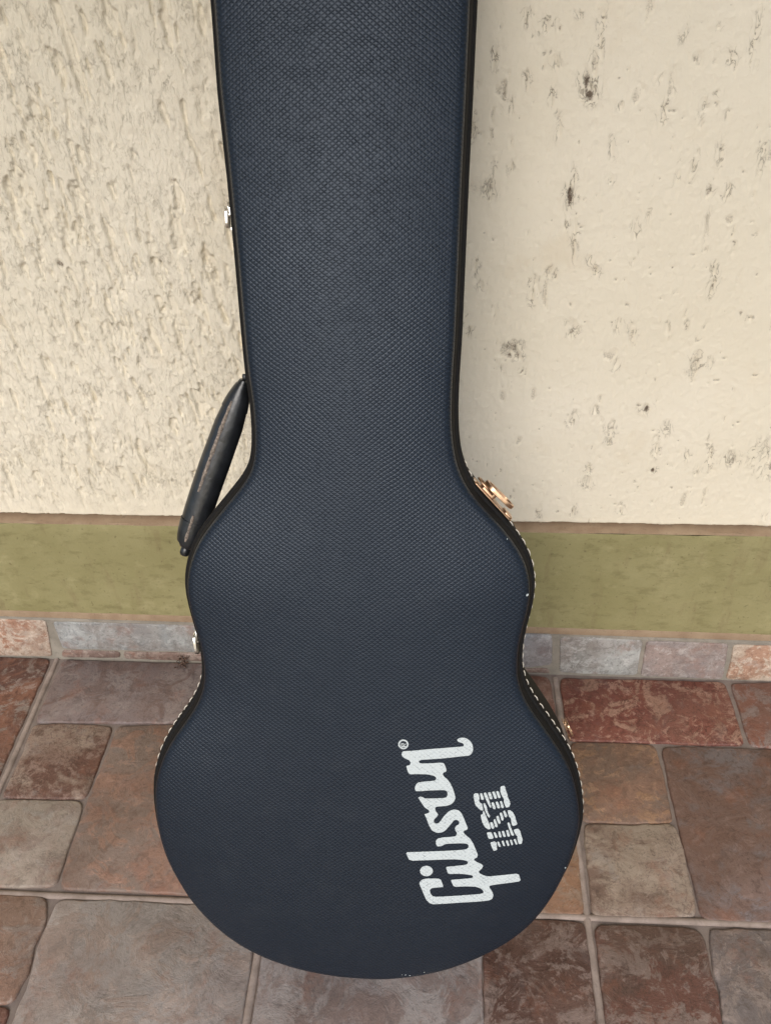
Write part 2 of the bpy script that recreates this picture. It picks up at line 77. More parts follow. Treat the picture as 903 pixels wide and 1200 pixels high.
D_marks = [[0.1894, 0.7827, 0.0103, 0.0044, 1, 1.0], [0.1919, 0.7994, 0.0129, 0.0018, 0.8, 0.5], [0.1937, 0.8206, 0.0153, 0.0011, 0.8, 0.25], [0.194, 0.8398, 0.0094, 0.0013, 0.6, 0.25], [0.1837, 0.6841, 0.0118, 0.0027, 1, 0.9], [0.184, 0.7033, 0.0083, 0.0017, 0.7, 0.35], [0.1032, 0.6878, 0.0076, 0.0042, 0.8, 0.55], [0.1212, 0.7112, 0.004, 0.0016, 0.6, 0.25], [0.1654, 0.7472, 0.0093, 0.0015, 0.7, 0.35], [0.1641, 0.7587, 0.0038, 0.0011, 0.6, 0.2], [0.116, 0.7662, 0.0068, 0.003, 0.5, 0.15], [0.0976, 0.808, 0.0086, 0.0011, 0.9, 0.25], [0.1247, 0.8412, 0.0054, 0.002, 0.8, 0.25], [0.1567, 0.7738, 0.0075, 0.0012, 0.7, 0.2], [0.2201, 0.7278, 0.0096, 0.0016, 0.7, 0.2], [0.2539, 0.6482, 0.0089, 0.0022, 0.6, 0.3], [0.2206, 0.604, 0.0056, 0.0028, 0.9, 0.5], [0.21, 0.6161, 0.0055, 0.0015, 0.7, 0.3], [0.1726, 0.6035, 0.0056, 0.0024, 0.7, 0.4], [0.1785, 0.5998, 0.0057, 0.0019, 0.6, 0.3], [0.139, 0.513, 0.0085, 0.0063, 0.9, 0.5], [0.2033, 0.538, 0.0092, 0.0061, 0.6, 0.35], [0.1456, 0.5035, 0.0054, 0.0043, 0.8, 0.5], [0.1531, 0.4841, 0.0033, 0.0016, 0.6, 0.4], [0.3009, 0.4362, 0.0058, 0.0046, 1, 0.9], [0.3256, 0.3479, 0.0032, 0.0032, 0.8, 1.0], [0.3459, 0.4983, 0.0129, 0.0054, 0.8, 0.45], [0.3621, 0.4986, 0.0064, 0.0032, 0.6, 0.35], [0.4173, 0.3667, 0.0099, 0.0075, 0.8, 0.5], [0.2634, 0.4059, 0.012, 0.0048, 0.6, 0.35], [0.2655, 0.3915, 0.006, 0.0036, 0.7, 0.4], [0.2178, 0.4192, 0.0107, 0.0036, 0.6, 0.3], [0.3302, 0.4074, 0.0107, 0.0048, 0.5, 0.25], [0.2678, 0.5359, 0.0092, 0.002, 0.6, 0.3], [0.3066, 0.5395, 0.0071, 0.003, 0.6, 0.25], [0.3958, 0.552, 0.0039, 0.003, 0.6, 0.4], [0.4592, 0.3677, 0.0223, 0.0099, 0.8, 0.4], [0.2484, 0.3264, 0.0078, 0.0052, 0.6, 0.3], [0.3145, 0.8087, 0.0071, 0.0035, 0.5, 0.35], [0.3395, 0.8016, 0.005, 0.0014, 0.5, 0.3], [0.3213, 0.6876, 0.005, 0.0025, 0.7, 0.5], [0.2868, 0.7039, 0.0115, 0.0016, 0.5, 0.25], [0.2986, 0.7629, 0.0121, 0.0023, 0.4, 0.15], [0.3101, 0.78, 0.003, 0.0022, 0.6, 0.35], [0.3232, 0.7607, 0.0045, 0.0015, 0.5, 0.3], [0.2671, 0.785, 0.0131, 0.0015, 0.4, 0.12], [0.2223, 0.7664, 0.0037, 0.0022, 0.6, 0.3], [0.2525, 0.7908, 0.0036, 0.0022, 0.5, 0.25], [0.3813, 0.3468, 0.0076, 0.0032, 0.4, 0.3], [0.1439, 0.8344, 0.0055, 0.0034, 0.7, 0.2], [0.0998, 0.7391, 0.0047, 0.0012, 0.6, 0.4], [0.1094, 0.7774, 0.009, 0.0011, 0.6, 0.15], [0.1557, 0.8051, 0.0057, 0.0036, 0.5, 0.15], [0.2565, 0.6166, 0.0037, 0.0018, 0.5, 0.3], [0.2681, 0.8274, 0.0068, 0.002, 0.4, 0.15], [0.3331, 0.8274, 0.0205, 0.002, 0.5, 0.18], [0.3651, 0.7245, 0.0198, 0.0024, 0.5, 0.2], [0.2657, 0.6659, 0.0086, 0.0013, 0.4, 0.2], [0.327, 0.6533, 0.0158, 0.0013, 0.4, 0.18], [-0.3341, 0.8407, 0.009, 0.0028, 0.9, 0.18], [-0.3206, 0.8065, 0.0102, 0.0036, 0.9, 0.2], [-0.3233, 0.8123, 0.0044, 0.0058, 0.8, 0.15], [-0.3666, 0.7689, 0.0139, 0.0023, 0.9, 0.18], [-0.3785, 0.6983, 0.0103, 0.0034, 1, 0.3], [-0.3612, 0.6051, 0.0049, 0.0049, 1, 0.6], [-0.3582, 0.5896, 0.003, 0.002, 0.8, 0.5], [-0.3363, 0.631, 0.0112, 0.0023, 0.8, 0.22], [-0.3287, 0.6521, 0.0045, 0.0036, 0.7, 0.2], [-0.2643, 0.7007, 0.0101, 0.0017, 0.7, 0.2], [-0.2541, 0.6572, 0.018, 0.0018, 0.7, 0.18], [-0.2046, 0.6459, 0.0127, 0.0018, 0.7, 0.2], [-0.2246, 0.6708, 0.0044, 0.0026, 0.6, 0.15], [-0.3051, 0.7456, 0.0096, 0.0016, 0.7, 0.2], [-0.3179, 0.7574, 0.0157, 0.002, 0.7, 0.2], [-0.2807, 0.7296, 0.0049, 0.002, 0.7, 0.2], [-0.1994, 0.8208, 0.01, 0.0014, 0.6, 0.2], [-0.1706, 0.8244, 0.0085, 0.0021, 0.6, 0.25], [-0.4174, 0.4236, 0.0121, 0.006, 1, 0.35], [-0.407, 0.4908, 0.0134, 0.0045, 0.8, 0.25], [-0.4414, 0.3712, 0.0205, 0.0051, 0.9, 0.25], [-0.4427, 0.3119, 0.0164, 0.0041, 0.7, 0.2], [-0.3804, 0.422, 0.0096, 0.0072, 0.8, 0.25], [-0.3649, 0.3793, 0.0127, 0.0064, 0.9, 0.25], [-0.3213, 0.4527, 0.0209, 0.0046, 0.8, 0.22], [-0.3056, 0.3642, 0.0103, 0.0077, 1, 0.35], [-0.3135, 0.3314, 0.0067, 0.0067, 0.9, 0.35], [-0.3307, 0.3349, 0.0093, 0.0053, 0.8, 0.25], [-0.2723, 0.3097, 0.0164, 0.0055, 0.8, 0.2], [-0.3073, 0.525, 0.0106, 0.0032, 0.8, 0.25], [-0.3521, 0.5168, 0.0065, 0.0043, 0.9, 0.3], [-0.3674, 0.5025, 0.0055, 0.0065, 0.8, 0.2], [-0.3212, 0.5301, 0.0127, 0.0032, 0.7, 0.2], [-0.4661, 0.4019, 0.0173, 0.005, 0.7, 0.2], [-0.4117, 0.3329, 0.008, 0.0067, 0.7, 0.2], [-0.2329, 0.431, 0.0095, 0.0036, 0.7, 0.2], [-0.4833, 0.3176, 0.0218, 0.0041, 0.6, 0.15], [-0.2681, 0.394, 0.0149, 0.0037, 0.6, 0.2], [-0.3707, 0.2863, 0.0084, 0.0042, 0.5, 0.15], [-0.4379, 0.2844, 0.0084, 0.007, 0.5, 0.15]]
D_handle = [[-0.12669, 0.59725], [-0.1318, 0.5848], [-0.13958, 0.56512], [-0.14836, 0.54275], [-0.15816, 0.51837], [-0.16821, 0.49191], [-0.17661, 0.46919], [-0.18332, 0.44957], [-0.18802, 0.43834]]
D_handle_post = [[-0.15826, 0.47801], [-0.15194, 0.47315]]
D_latches = {"right": [0.09995, 0.50124], "neck": [-0.12984, 0.73432], "lwaist": [-0.17225, 0.35302], "rwaist": [0.18343, 0.24401]}
D_clump = [[-0.3104, -0.0119], [-0.3132, 0.0105]]
D_ztop = 0.2638
D_zband = 0.089
D_zskirt = 0.077
D_glines = [[[-0.5061, 0.0006], [-0.4896, -0.4891], 0.0075], [[0.2417, -0.0054], [0.2372, -0.5026], 0.0085], [[-0.1279, -0.4125], [-0.1277, -0.5235], 0.009], [[-0.5005, -0.3678], [0.496, -0.3645], 0.0085], [[-0.13, -0.0], [-0.13, -0.3626], 0.008], [[-1.98, 0.0], [-1.98, -2.96], 0.008], [[-1.61, 0.0], [-1.61, -2.96], 0.008], [[-1.24, 0.0], [-1.24, -2.96], 0.008], [[-0.87, 0.0], [-0.87, -2.96], 0.008], [[0.61, 0.0], [0.61, -2.96], 0.008], [[0.98, 0.0], [0.98, -2.96], 0.008], [[1.35, 0.0], [1.35, -2.96], 0.008], [[1.72, 0.0], [1.72, -2.96], 0.008], [[2.09, 0.0], [2.09, -2.96], 0.008], [[-0.5, -0.6475], [-0.5, -2.96], 0.008], [[-0.13, -0.6475], [-0.13, -2.96], 0.008], [[0.24, -0.6475], [0.24, -2.96], 0.008], [[-1.98, -0.74], [2.09, -0.74], 0.008], [[-1.98, -1.11], [2.09, -1.11], 0.008], [[-1.98, -1.48], [2.09, -1.48], 0.008], [[-1.98, -1.85], [2.09, -1.85], 0.008], [[-1.98, -2.22], [2.09, -2.22], 0.008], [[-1.98, -2.59], [2.09, -2.59], 0.008], [[-1.98, -2.96], [2.09, -2.96], 0.008]]
D_scuff = [[0.13055, 0.4198, 0.0013], [0.03034, 0.00705, 0.0007], [0.03469, 0.00624, 0.0006], [0.18231, 0.14045, 0.001], [0.02687, 0.00706, 0.0004], [0.0493, 0.0113, 0.0005], [0.11046, 0.47089, 0.0005]]

WALL_Y = 0.020       # plaster face
PLINTH_Y = 0.006     # painted plinth face
SKIRT_Y = 0.0        # skirting tile face

# ------------------------------------------------------------------ helpers
def lin(c):
    return tuple(((x / 255) / 12.92 if x / 255 <= 0.04045 else ((x / 255 + 0.055) / 1.055) ** 2.4) for x in c) + (1.0,)

def tag(o, label=None, cat=None, kind=None, group=None):
    if label: o['label'] = label
    if cat: o['category'] = cat
    if kind: o['kind'] = kind
    if group: o['group'] = group
    return o

def link(o, parent=None):
    COL.objects.link(o)
    if parent is not None: o.parent = parent
    return o

def mesh_obj(name, verts, faces, mat, parent=None, smooth=False, sharp=None):
    me = bpy.data.meshes.new(name)
    me.from_pydata([tuple(v) for v in verts], [], faces)
    me.validate()
    bm = bmesh.new(); bm.from_mesh(me)
    bmesh.ops.recalc_face_normals(bm, faces=bm.faces)
    bm.to_mesh(me); bm.free()
    if mat: me.materials.append(mat)
    if smooth:
        me.polygons.foreach_set('use_smooth', [True] * len(me.polygons))
        if sharp is not None:
            me.set_sharp_from_angle(angle=rad(sharp))
    return link(bpy.data.objects.new(name, me), parent)

def bm_obj(name, bm, mat, parent=None, smooth=False, sharp=None):
    me = bpy.data.meshes.new(name)
    bmesh.ops.recalc_face_normals(bm, faces=bm.faces)
    bm.to_mesh(me); bm.free()
    if mat: me.materials.append(mat)
    if smooth:
        me.polygons.foreach_set('use_smooth', [True] * len(me.polygons))
        if sharp is not None: me.set_sharp_from_angle(angle=rad(sharp))
    return link(bpy.data.objects.new(name, me), parent)

def loft(rings, closed=True, cap0=False, cap1=False):
    n = len(rings[0]); V = [p for r in rings for p in r]; Fc = []
    m = n if closed else n - 1
    for i in range(len(rings) - 1):
        for j in range(m):
            k = (j + 1) % n
            Fc.append((i * n + j, i * n + k, (i + 1) * n + k, (i + 1) * n + j))
    if cap0: Fc.append(tuple(range(n))[::-1])
    if cap1: Fc.append(tuple((len(rings) - 1) * n + j for j in range(n)))
    return V, Fc

def resample(P, step, closed=True):
    P = np.asarray(P, float)
    Q = np.vstack([P, P[:1]]) if closed else P
    s = np.concatenate([[0], np.cumsum(np.linalg.norm(np.diff(Q, axis=0), axis=1))])
    n = max(4, int(round(s[-1] / step)))
    t = np.linspace(0, s[-1], n + (0 if closed else 1), endpoint=not closed)
    return np.stack([np.interp(t, s, Q[:, i]) for i in range(Q.shape[1])], 1)

def smooth_loop(P, it, w=0.5, closed=True):
    P = P.copy()
    for _ in range(it):
        if closed:
            P = (1 - w) * P + w * 0.5 * (np.roll(P, 1, 0) + np.roll(P, -1, 0))
        else:
            P[1:-1] = (1 - w) * P[1:-1] + w * 0.5 * (P[:-2] + P[2:])
    return P

def loop_normals(P):           # outward normals of a loop, whichever way it runs
    t = np.roll(P, -1, 0) - np.roll(P, 1, 0)
    t /= np.linalg.norm(t, axis=1)[:, None]
    n = np.stack([t[:, 1], -t[:, 0]], 1)
    area = 0.5 * np.sum(P[:, 0] * np.roll(P[:, 1], -1) - np.roll(P[:, 0], -1) * P[:, 1])
    return n if area > 0 else -n

def hash2(i, j, seed):
    h = (i.astype(np.int64) * 374761393 + j.astype(np.int64) * 668265263 + seed * 1442695041) & 0xffffffff
    h = ((h ^ (h >> 13)) * 1274126177) & 0xffffffff
    h = (h ^ (h >> 16)) & 0xffffffff
    return h / 4294967295.0

def vnoise(x, y, seed=0):
    xi = np.floor(x); yi = np.floor(y); fx = x - xi; fy = y - yi
    fx = fx * fx * (3 - 2 * fx); fy = fy * fy * (3 - 2 * fy)
    a = hash2(xi, yi, seed); b = hash2(xi + 1, yi, seed); c = hash2(xi, yi + 1, seed); d = hash2(xi + 1, yi + 1, seed)
    return (a * (1 - fx) + b * fx) * (1 - fy) + (c * (1 - fx) + d * fx) * fy

def fbm(x, y, seed=0, octv=4):
    s = 0; a = 0.5; t = 0
    for k in range(octv):
        s = s + a * vnoise(x * 2 ** k, y * 2 ** k, seed + 17 * k); t += a; a *= 0.5
    return s / t

def sstep(a, b, x):
    t = np.clip((x - a) / (b - a), 0, 1)
    return t * t * (3 - 2 * t)

def top_slope(x): return 0.0091 * np.clip(np.asarray(x) + 0.02, -0.6, 0.6)      # the plinth was not floated quite level
def foot_slope(x): return -0.0040 * np.clip(np.asarray(x), -0.6, 0.6)

# ------------------------------------------------------------------ material helpers
class NT:
    def __init__(self, name):
        self.m = bpy.data.materials.new(name); self.m.use_nodes = True
        self.t = self.m.node_tree; self.N = self.t.nodes
        self.b = self.N['Principled BSDF']
    def node(self, typ, **kw):
        n = self.N.new(typ)
        for k, v in kw.items():
            if k.startswith('_'): setattr(n, k[1:], v)
            else: self.set(n.inputs[k], v)
        return n
    def set(self, sock, v):
        if isinstance(v, bpy.types.NodeSocket): self.t.links.new(v, sock)
        else: sock.default_value = v
    def put(self, key, v): self.set(self.b.inputs[key], v)
    def math(self, op, a, b=0.0, c=0.0, clamp=False):
        n = self.N.new('ShaderNodeMath'); n.operation = op; n.use_clamp = clamp
        for i, v in enumerate((a, b, c)): self.set(n.inputs[i], v)
        return n.outputs[0]
    def noise(self, vec, scale, detail=4.0, rough=0.55, dist=0.0, out='Fac'):
        n = self.N.new('ShaderNodeTexNoise')
        self.set(n.inputs['Vector'], vec); n.inputs['Scale'].default_value = scale
        n.inputs['Detail'].default_value = detail; n.inputs['Roughness'].default_value = rough
        n.inputs['Distortion'].default_value = dist
        return n.outputs[out]
    def vmap(self, vec, scale=(1, 1, 1), loc=(0, 0, 0), rot=(0, 0, 0)):
        n = self.N.new('ShaderNodeMapping'); self.set(n.inputs['Vector'], vec)
        n.inputs['Scale'].default_value = scale; n.inputs['Location'].default_value = loc; n.inputs['Rotation'].default_value = rot
        return n.outputs[0]
    def ramp(self, fac, stops):
        n = self.N.new('ShaderNodeValToRGB'); self.set(n.inputs[0], fac); e = n.color_ramp.elements
        while len(e) > 1: e.remove(e[-1])
        e[0].position = stops[0][0]; e[0].color = stops[0][1]
        for p_, c_ in stops[1:]:
            q = e.new(p_); q.color = c_
        return n.outputs[0]
    def step(self, fac, a, b):
        n = self.N.new('ShaderNodeMapRange'); n.interpolation_type = 'SMOOTHSTEP'
        self.set(n.inputs['Value'], fac); n.inputs['From Min'].default_value = a; n.inputs['From Max'].default_value = b
        return n.outputs[0]
    def mix(self, fac, a, b, blend='MIX'):
        n = self.N.new('ShaderNodeMix'); n.data_type = 'RGBA'; n.blend_type = blend
        self.set(n.inputs[0], fac); self.set(n.inputs[6], a); self.set(n.inputs[7], b)
        return n.outputs[2]
    def bump(self, h, strength, dist, normal=None):
        n = self.N.new('ShaderNodeBump'); n.inputs['Strength'].default_value = strength; n.inputs['Distance'].default_value = dist
        self.set(n.inputs['Height'], h)
        if normal is not None: self.set(n.inputs['Normal'], normal)
        return n.outputs[0]
    def pos(self): return self.N.new('ShaderNodeNewGeometry').outputs['Position']
    def obj(self): return self.N.new('ShaderNodeTexCoord').outputs['Object']

def grey(v): return (v, v, v, 1.0)

def mat_plain(name, col, rough=0.6, metal=0.0, bump=0.0, scale=200.0, var=0.15, spec=0.5):
    s = NT(name); P = s.obj()
    n = s.noise(P, scale, 5)
    c2 = tuple(x * (1 - var) for x in col[:3]) + (1,); c3 = tuple(min(1, x * (1 + var)) for x in col[:3]) + (1,)
    s.put('Base Color', s.ramp(n, [(0.3, c2), (0.7, c3)]))
    s.put('Roughness', rough); s.put('Metallic', metal); s.put('Specular IOR Level', spec)
    if bump: s.put('Normal', s.bump(n, bump, 0.001))
    return s.m

# plaster ------------------------------------------------------------
def make_plaster():
    s = NT('cream_plaster'); P = s.pos()
    at = s.N.new('ShaderNodeAttribute'); at.attribute_name = 'stain_shade'
    st = at.outputs['Fac']
    big = s.noise(P, 3.0, 4)
    base = s.ramp(big, [(0.3, lin((221, 212, 191))), (0.7, lin((231, 223, 205)))])
    fine = s.noise(P, 260.0, 4)
    base = s.mix(s.math('MULTIPLY', s.step(fine, 0.58, 0.8), 0.16), base, lin((196, 181, 150)))
    warm = s.noise(P, 14.0, 5)
    base = s.mix(s.math('MULTIPLY', s.step(warm, 0.58, 0.75), 0.14), base, lin((196, 170, 128)))
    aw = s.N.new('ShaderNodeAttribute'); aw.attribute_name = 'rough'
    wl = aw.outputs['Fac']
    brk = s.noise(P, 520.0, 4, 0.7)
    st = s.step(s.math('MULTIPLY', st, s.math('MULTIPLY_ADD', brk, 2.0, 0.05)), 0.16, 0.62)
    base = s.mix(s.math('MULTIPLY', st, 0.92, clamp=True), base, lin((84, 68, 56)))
    ac = s.N.new('ShaderNodeAttribute'); ac.attribute_name = 'crack'
    cn = s.noise(s.vmap(P, (1.0, 1.0, 0.45), rot=(0, rad(-4), 0)), 120.0, 3, 0.55, 0.9)
    ridge = s.step(s.math('ABSOLUTE', s.math('SUBTRACT', cn, 0.5)), 0.024, 0.006)
    line = s.math('MULTIPLY', ridge, s.step(s.math('MULTIPLY', ac.outputs['Fac'], s.math('MULTIPLY_ADD', s.noise(P, 60.0, 3), 1.2, 0.3)), 0.22, 0.62))
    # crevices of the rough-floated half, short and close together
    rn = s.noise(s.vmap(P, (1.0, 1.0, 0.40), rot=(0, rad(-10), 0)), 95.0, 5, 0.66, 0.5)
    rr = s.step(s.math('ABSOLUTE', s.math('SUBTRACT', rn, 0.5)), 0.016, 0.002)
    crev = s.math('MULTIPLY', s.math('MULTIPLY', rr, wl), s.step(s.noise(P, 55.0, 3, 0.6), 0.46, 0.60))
    base = s.mix(s.math('MULTIPLY', crev, 0.20), base, lin((158, 142, 112)))  # faint shade of the crevices painted into the plaster colour
    base = s.mix(s.math('MULTIPLY', line, 0.58), base, lin((104, 90, 74)))
    s.put('Base Color', base); s.put('Roughness', 0.9); s.put('Specular IOR Level', 0.2)
    # sandy grain everywhere; on the rough half also the short drag marks of the float
    Q = s.vmap(P, (1.0, 1.0, 0.42), rot=(0, rad(-9), 0))
    drag = s.noise(Q, 150.0, 4, 0.62, 0.4)
    dg = s.math('MULTIPLY', s.step(drag, 0.62, 0.46), 1.0)
    grain = s.math('ADD', s.noise(P, 260.0, 5, 0.7), s.math('MULTIPLY', s.noise(P, 800.0, 3), 0.45))
    h = s.math('ADD', s.math('MULTIPLY', grain, s.math('MULTIPLY_ADD', wl, 0.05, 0.70)), s.math('MULTIPLY', dg, s.math('MULTIPLY_ADD', wl, 0.75, 0.05)))
    h = s.math('SUBTRACT', h, s.math('ADD', s.math('MULTIPLY', line, 1.2), s.math('MULTIPLY', crev, 1.2)))
    s.put('Normal', s.bump(h, 0.65, 0.0013))
    return s.m

def make_band():
    s = NT('olive_plinth_paint'); P = s.pos()
    n = s.noise(P, 9.0, 6, 0.6); n2 = s.noise(s.vmap(P, (1, 1, 2.2)), 38.0, 5, 0.65)
    c = s.ramp(n, [(0.3, lin((134, 128, 88))), (0.7, lin((152, 145, 106)))])
    c = s.mix(s.math('MULTIPLY', s.step(n2, 0.50, 0.68), 0.5), c, lin((116, 109, 74)))
    drip = s.noise(s.vmap(P, (1, 1, 0.22)), 40.0, 5, 0.65)
    c = s.mix(s.math('MULTIPLY', s.step(drip, 0.54, 0.70), 0.35), c, lin((122, 106, 78)))
    c = s.mix(s.math('MULTIPLY', s.step(s.noise(P, 16.0, 5, 0.7), 0.56, 0.70), 0.35), c, lin((172, 164, 124)))
    sp = s.noise(P, 190.0, 3)
    c = s.mix(s.math('MULTIPLY', s.step(sp, 0.62, 0.74), 0.55), c, lin((96, 86, 60)))
    s.put('Base Color', c); s.put('Roughness', 0.8); s.put('Specular IOR Level', 0.25)
    h = s.math('ADD', s.noise(P, 70.0, 5), s.math('MULTIPLY', s.noise(P, 300.0, 4), 0.4))
    s.put('Normal', s.bump(h, 0.6, 0.0018))
    return s.m

# ceramic stone ------------------------------------------------------
def make_stone(name, a, b, c, seed=0.0, vein=0.4, scale=1.0, thr=0.5, gloss=0.5):
    s = NT(name); P = s.vmap(s.pos(), loc=(seed * 3.7, seed * 1.9, seed))
    n1 = s.noise(P, 9.0 * scale, 6, 0.66, 0.8)
    n2 = s.noise(P, 24.0 * scale, 7, 0.74, 0.8)
    n3 = s.noise(P, 190.0, 4, 0.75)
    n4 = s.noise(P, 60.0 * scale, 6, 0.75, 0.5)
    col = s.mix(s.step(n1, thr - 0.06, thr + 0.06), a, b)
    col = s.mix(s.math('MULTIPLY', s.step(n2, 0.50, 0.56), 0.85), col, c)
    # fretted, curly outlines of the printed glaze
    dark = tuple(x * 0.50 for x in a[:3]) + (1,)
    w = s.noise(P, 42.0 * scale, 5, 0.62, 1.6)
    rid = s.math('ABSOLUTE', s.math('SUBTRACT', w, 0.5))
    vm = s.math('MULTIPLY', s.step(rid, 0.026, 0.006), s.step(s.noise(P, 14.0, 3), 0.42, 0.56))
    col = s.mix(s.math('MULTIPLY', vm, vein), col, dark)
    pale = tuple(min(1, x * 1.3 + 0.03) for x in c[:3]) + (1,)
    grey_ = tuple(0.5 * x + 0.5 * (b[0] + b[1] + b[2]) / 3 for x in b[:3]) + (1,)
    col = s.mix(s.math('MULTIPLY', s.step(n4, 0.55, 0.61), 0.5), col, pale)
    col = s.mix(s.math('MULTIPLY', s.step(n4, 0.45, 0.39), 0.45), col, dark)
    col = s.mix(s.math('MULTIPLY', s.step(s.noise(P, 30.0, 7, 0.7, 0.5), 0.54, 0.66), 0.5), col, grey_)
    col = s.mix(s.math('MULTIPLY', s.step(n3, 0.55, 0.64), 0.5), col, dark)
    col = s.mix(s.math('MULTIPLY', s.step(n3, 0.42, 0.32), 0.25), col, pale)
    W = s.pos()                                            # grime trodden in across the whole floor, and rust blooms
    col = s.mix(s.math('MULTIPLY', s.step(s.noise(W, 7.0, 6, 0.7), 0.46, 0.62), 0.30), col, lin((112, 88, 76)))
    col = s.mix(s.math('MULTIPLY', s.step(s.noise(W, 19.0, 6, 0.72), 0.53, 0.66), 0.30), col, lin((140, 92, 70)))
    s.put('Base Color', col)
    s.put('Roughness', s.math('MULTIPLY_ADD', n2, 0.25, gloss - 0.1)); s.put('Specular IOR Level', 0.3)
    h = s.math('ADD', s.math('MULTIPLY', n2, 1.0), s.math('MULTIPLY', n4, 0.5))
    s.put('Normal', s.bump(h, 0.65, 0.0035))
    return s.m

def make_grout(name, c1, c2):
    s = NT(name); P = s.pos()
    n = s.noise(P, 45.0, 6, 0.65)
    col = s.ramp(n, [(0.35, c1), (0.65, c2)])
    col = s.mix(s.math('MULTIPLY', s.step(s.noise(P, 180.0, 4), 0.55, 0.7), 0.4), col, tuple(x * 0.6 for x in c1[:3]) + (1,))
    s.put('Base Color', col); s.put('Roughness', 0.8); s.put('Specular IOR Level', 0.3)
    s.put('Normal', s.bump(s.noise(P, 260.0, 4), 0.3, 0.001))
    return s.m

# snakeskin-embossed vinyl ---------------------------------------------
def tolex_height(s, P, w=0.0052, h=0.0040):
    d = s.N.new('ShaderNodeTexNoise'); s.set(d.inputs['Vector'], P); d.inputs['Scale'].default_value = 28.0; d.inputs['Detail'].default_value = 3.0
    off = s.N.new('ShaderNodeVectorMath'); off.operation = 'MULTIPLY_ADD'
    s.set(off.inputs[0], d.outputs['Color']); off.inputs[1].default_value = (0.0062, 0.005, 0.0062); s.set(off.inputs[2], P)
    x = s.N.new('ShaderNodeSeparateXYZ'); s.set(x.inputs[0], off.outputs[0])
    u = s.math('DIVIDE', x.outputs['X'], w); v = s.math('DIVIDE', x.outputs['Z'], h)
    def cell(t):
        f = s.math('FRACT', t)
        return s.math('ABSOLUTE', s.math('MULTIPLY_ADD', f, 2.0, -1.0))     # 0 mid scale, 1 in the groove
    a = cell(s.math('ADD', u, v)); b = cell(s.math('SUBTRACT', u, v))
    g = s.math('MAXIMUM', s.math('POWER', a, 2.2), s.math('MULTIPLY', s.math('POWER', b, 2.4), 0.95))
    irr = s.noise(P, 210.0, 3, 0.6)
    return s.math('SUBTRACT', 1.0, s.math('MULTIPLY', g, s.math('MULTIPLY_ADD', irr, 1.3, 0.28)))

def make_tolex():
    s = NT('black_snakeskin_vinyl'); P = s.obj()
    h = tolex_height(s, P)
    col = s.ramp(h, [(0.0, (0.0052, 0.0074, 0.0115, 1)), (0.4, (0.0086, 0.0126, 0.0195, 1)), (1.0, (0.0112, 0.0162, 0.025, 1))])
    dust = s.noise(P, 30.0, 6, 0.7)
    col = s.mix(s.math('MULTIPLY', s.step(dust, 0.5, 0.8), 0.025), col, lin((120, 118, 112)))
    s.put('Base Color', col)
    s.put('Roughness', s.math('MULTIPLY_ADD', s.noise(P, 12.0, 4), 0.16, 0.30)); s.put('Specular IOR Level', 0.34); s.put('Specular Tint', (0.76, 0.86, 1.0, 1.0))
    hh = s.math('ADD', h, s.math('MULTIPLY', s.noise(P, 900.0, 2), 0.15))
    s.put('Normal', s.bump(hh, 0.45, 0.00055))
    return s.m

def make_print():
    s = NT('white_screen_print'); P = s.obj()
    h = tolex_height(s, P)
    wear = s.noise(P, 700.0, 3, 0.6)
    k = s.math('MULTIPLY', s.step(h, 0.34, 0.06), s.step(wear, 0.38, 0.58))
    col = s.mix(s.math('MULTIPLY', k, 0.85), lin((188, 196, 197)), lin((78, 88, 98)))
    s.put('Base Color', col); s.put('Roughness', 0.6)
    s.put('Normal', s.bump(h, 0.35, 0.0006))
    return s.m

M = {}
M['plaster'] = make_plaster()
M['band'] = make_band()
M['edge'] = make_grout('brown_edge', lin((140, 118, 96)), lin((156, 136, 112)))  # brown of the ledge and of the strip at the plinth foot
M['mortar'] = make_grout('pale_mortar', lin((128, 122, 112)), lin((150, 143, 132)))
M['grout'] = make_grout('grey_grout', lin((134, 120, 110)), lin((168, 152, 142)))
M['groove'] = make_grout('tile_groove', lin((118, 106, 100)), lin((142, 130, 122)))
M['tolex'] = make_tolex()
M['print'] = make_print()
M['binding'] = mat_plain('black_binding', (0.0105, 0.0098, 0.0095, 1), 0.68, 0, 0.3, 350, 0.3, 0.15)
M['leather'] = mat_plain('black_leather', (0.012, 0.0135, 0.016, 1), 0.33, 0, 0.6, 110, 0.4, 0.6)
M['thread'] = mat_plain('white_thread', lin((225, 218, 205)), 0.8, 0, 0.2, 900, 0.1)
M['seam'] = mat_plain('frayed_grey_seam', lin((128, 117, 107)), 0.9, 0, 0.7, 420, 0.75)
M['brass'] = mat_plain('worn_brass', lin((204, 172, 142)), 0.36, 1.0, 0.15, 220, 0.25)
M['chrome'] = mat_plain('worn_nickel', lin((238, 236, 230)), 0.28, 1.0, 0.1, 220, 0.15)
M['dirt'] = mat_plain('grey_brown_fluff', lin((96, 74, 62)), 0.95, 0, 0.5, 400, 0.4)

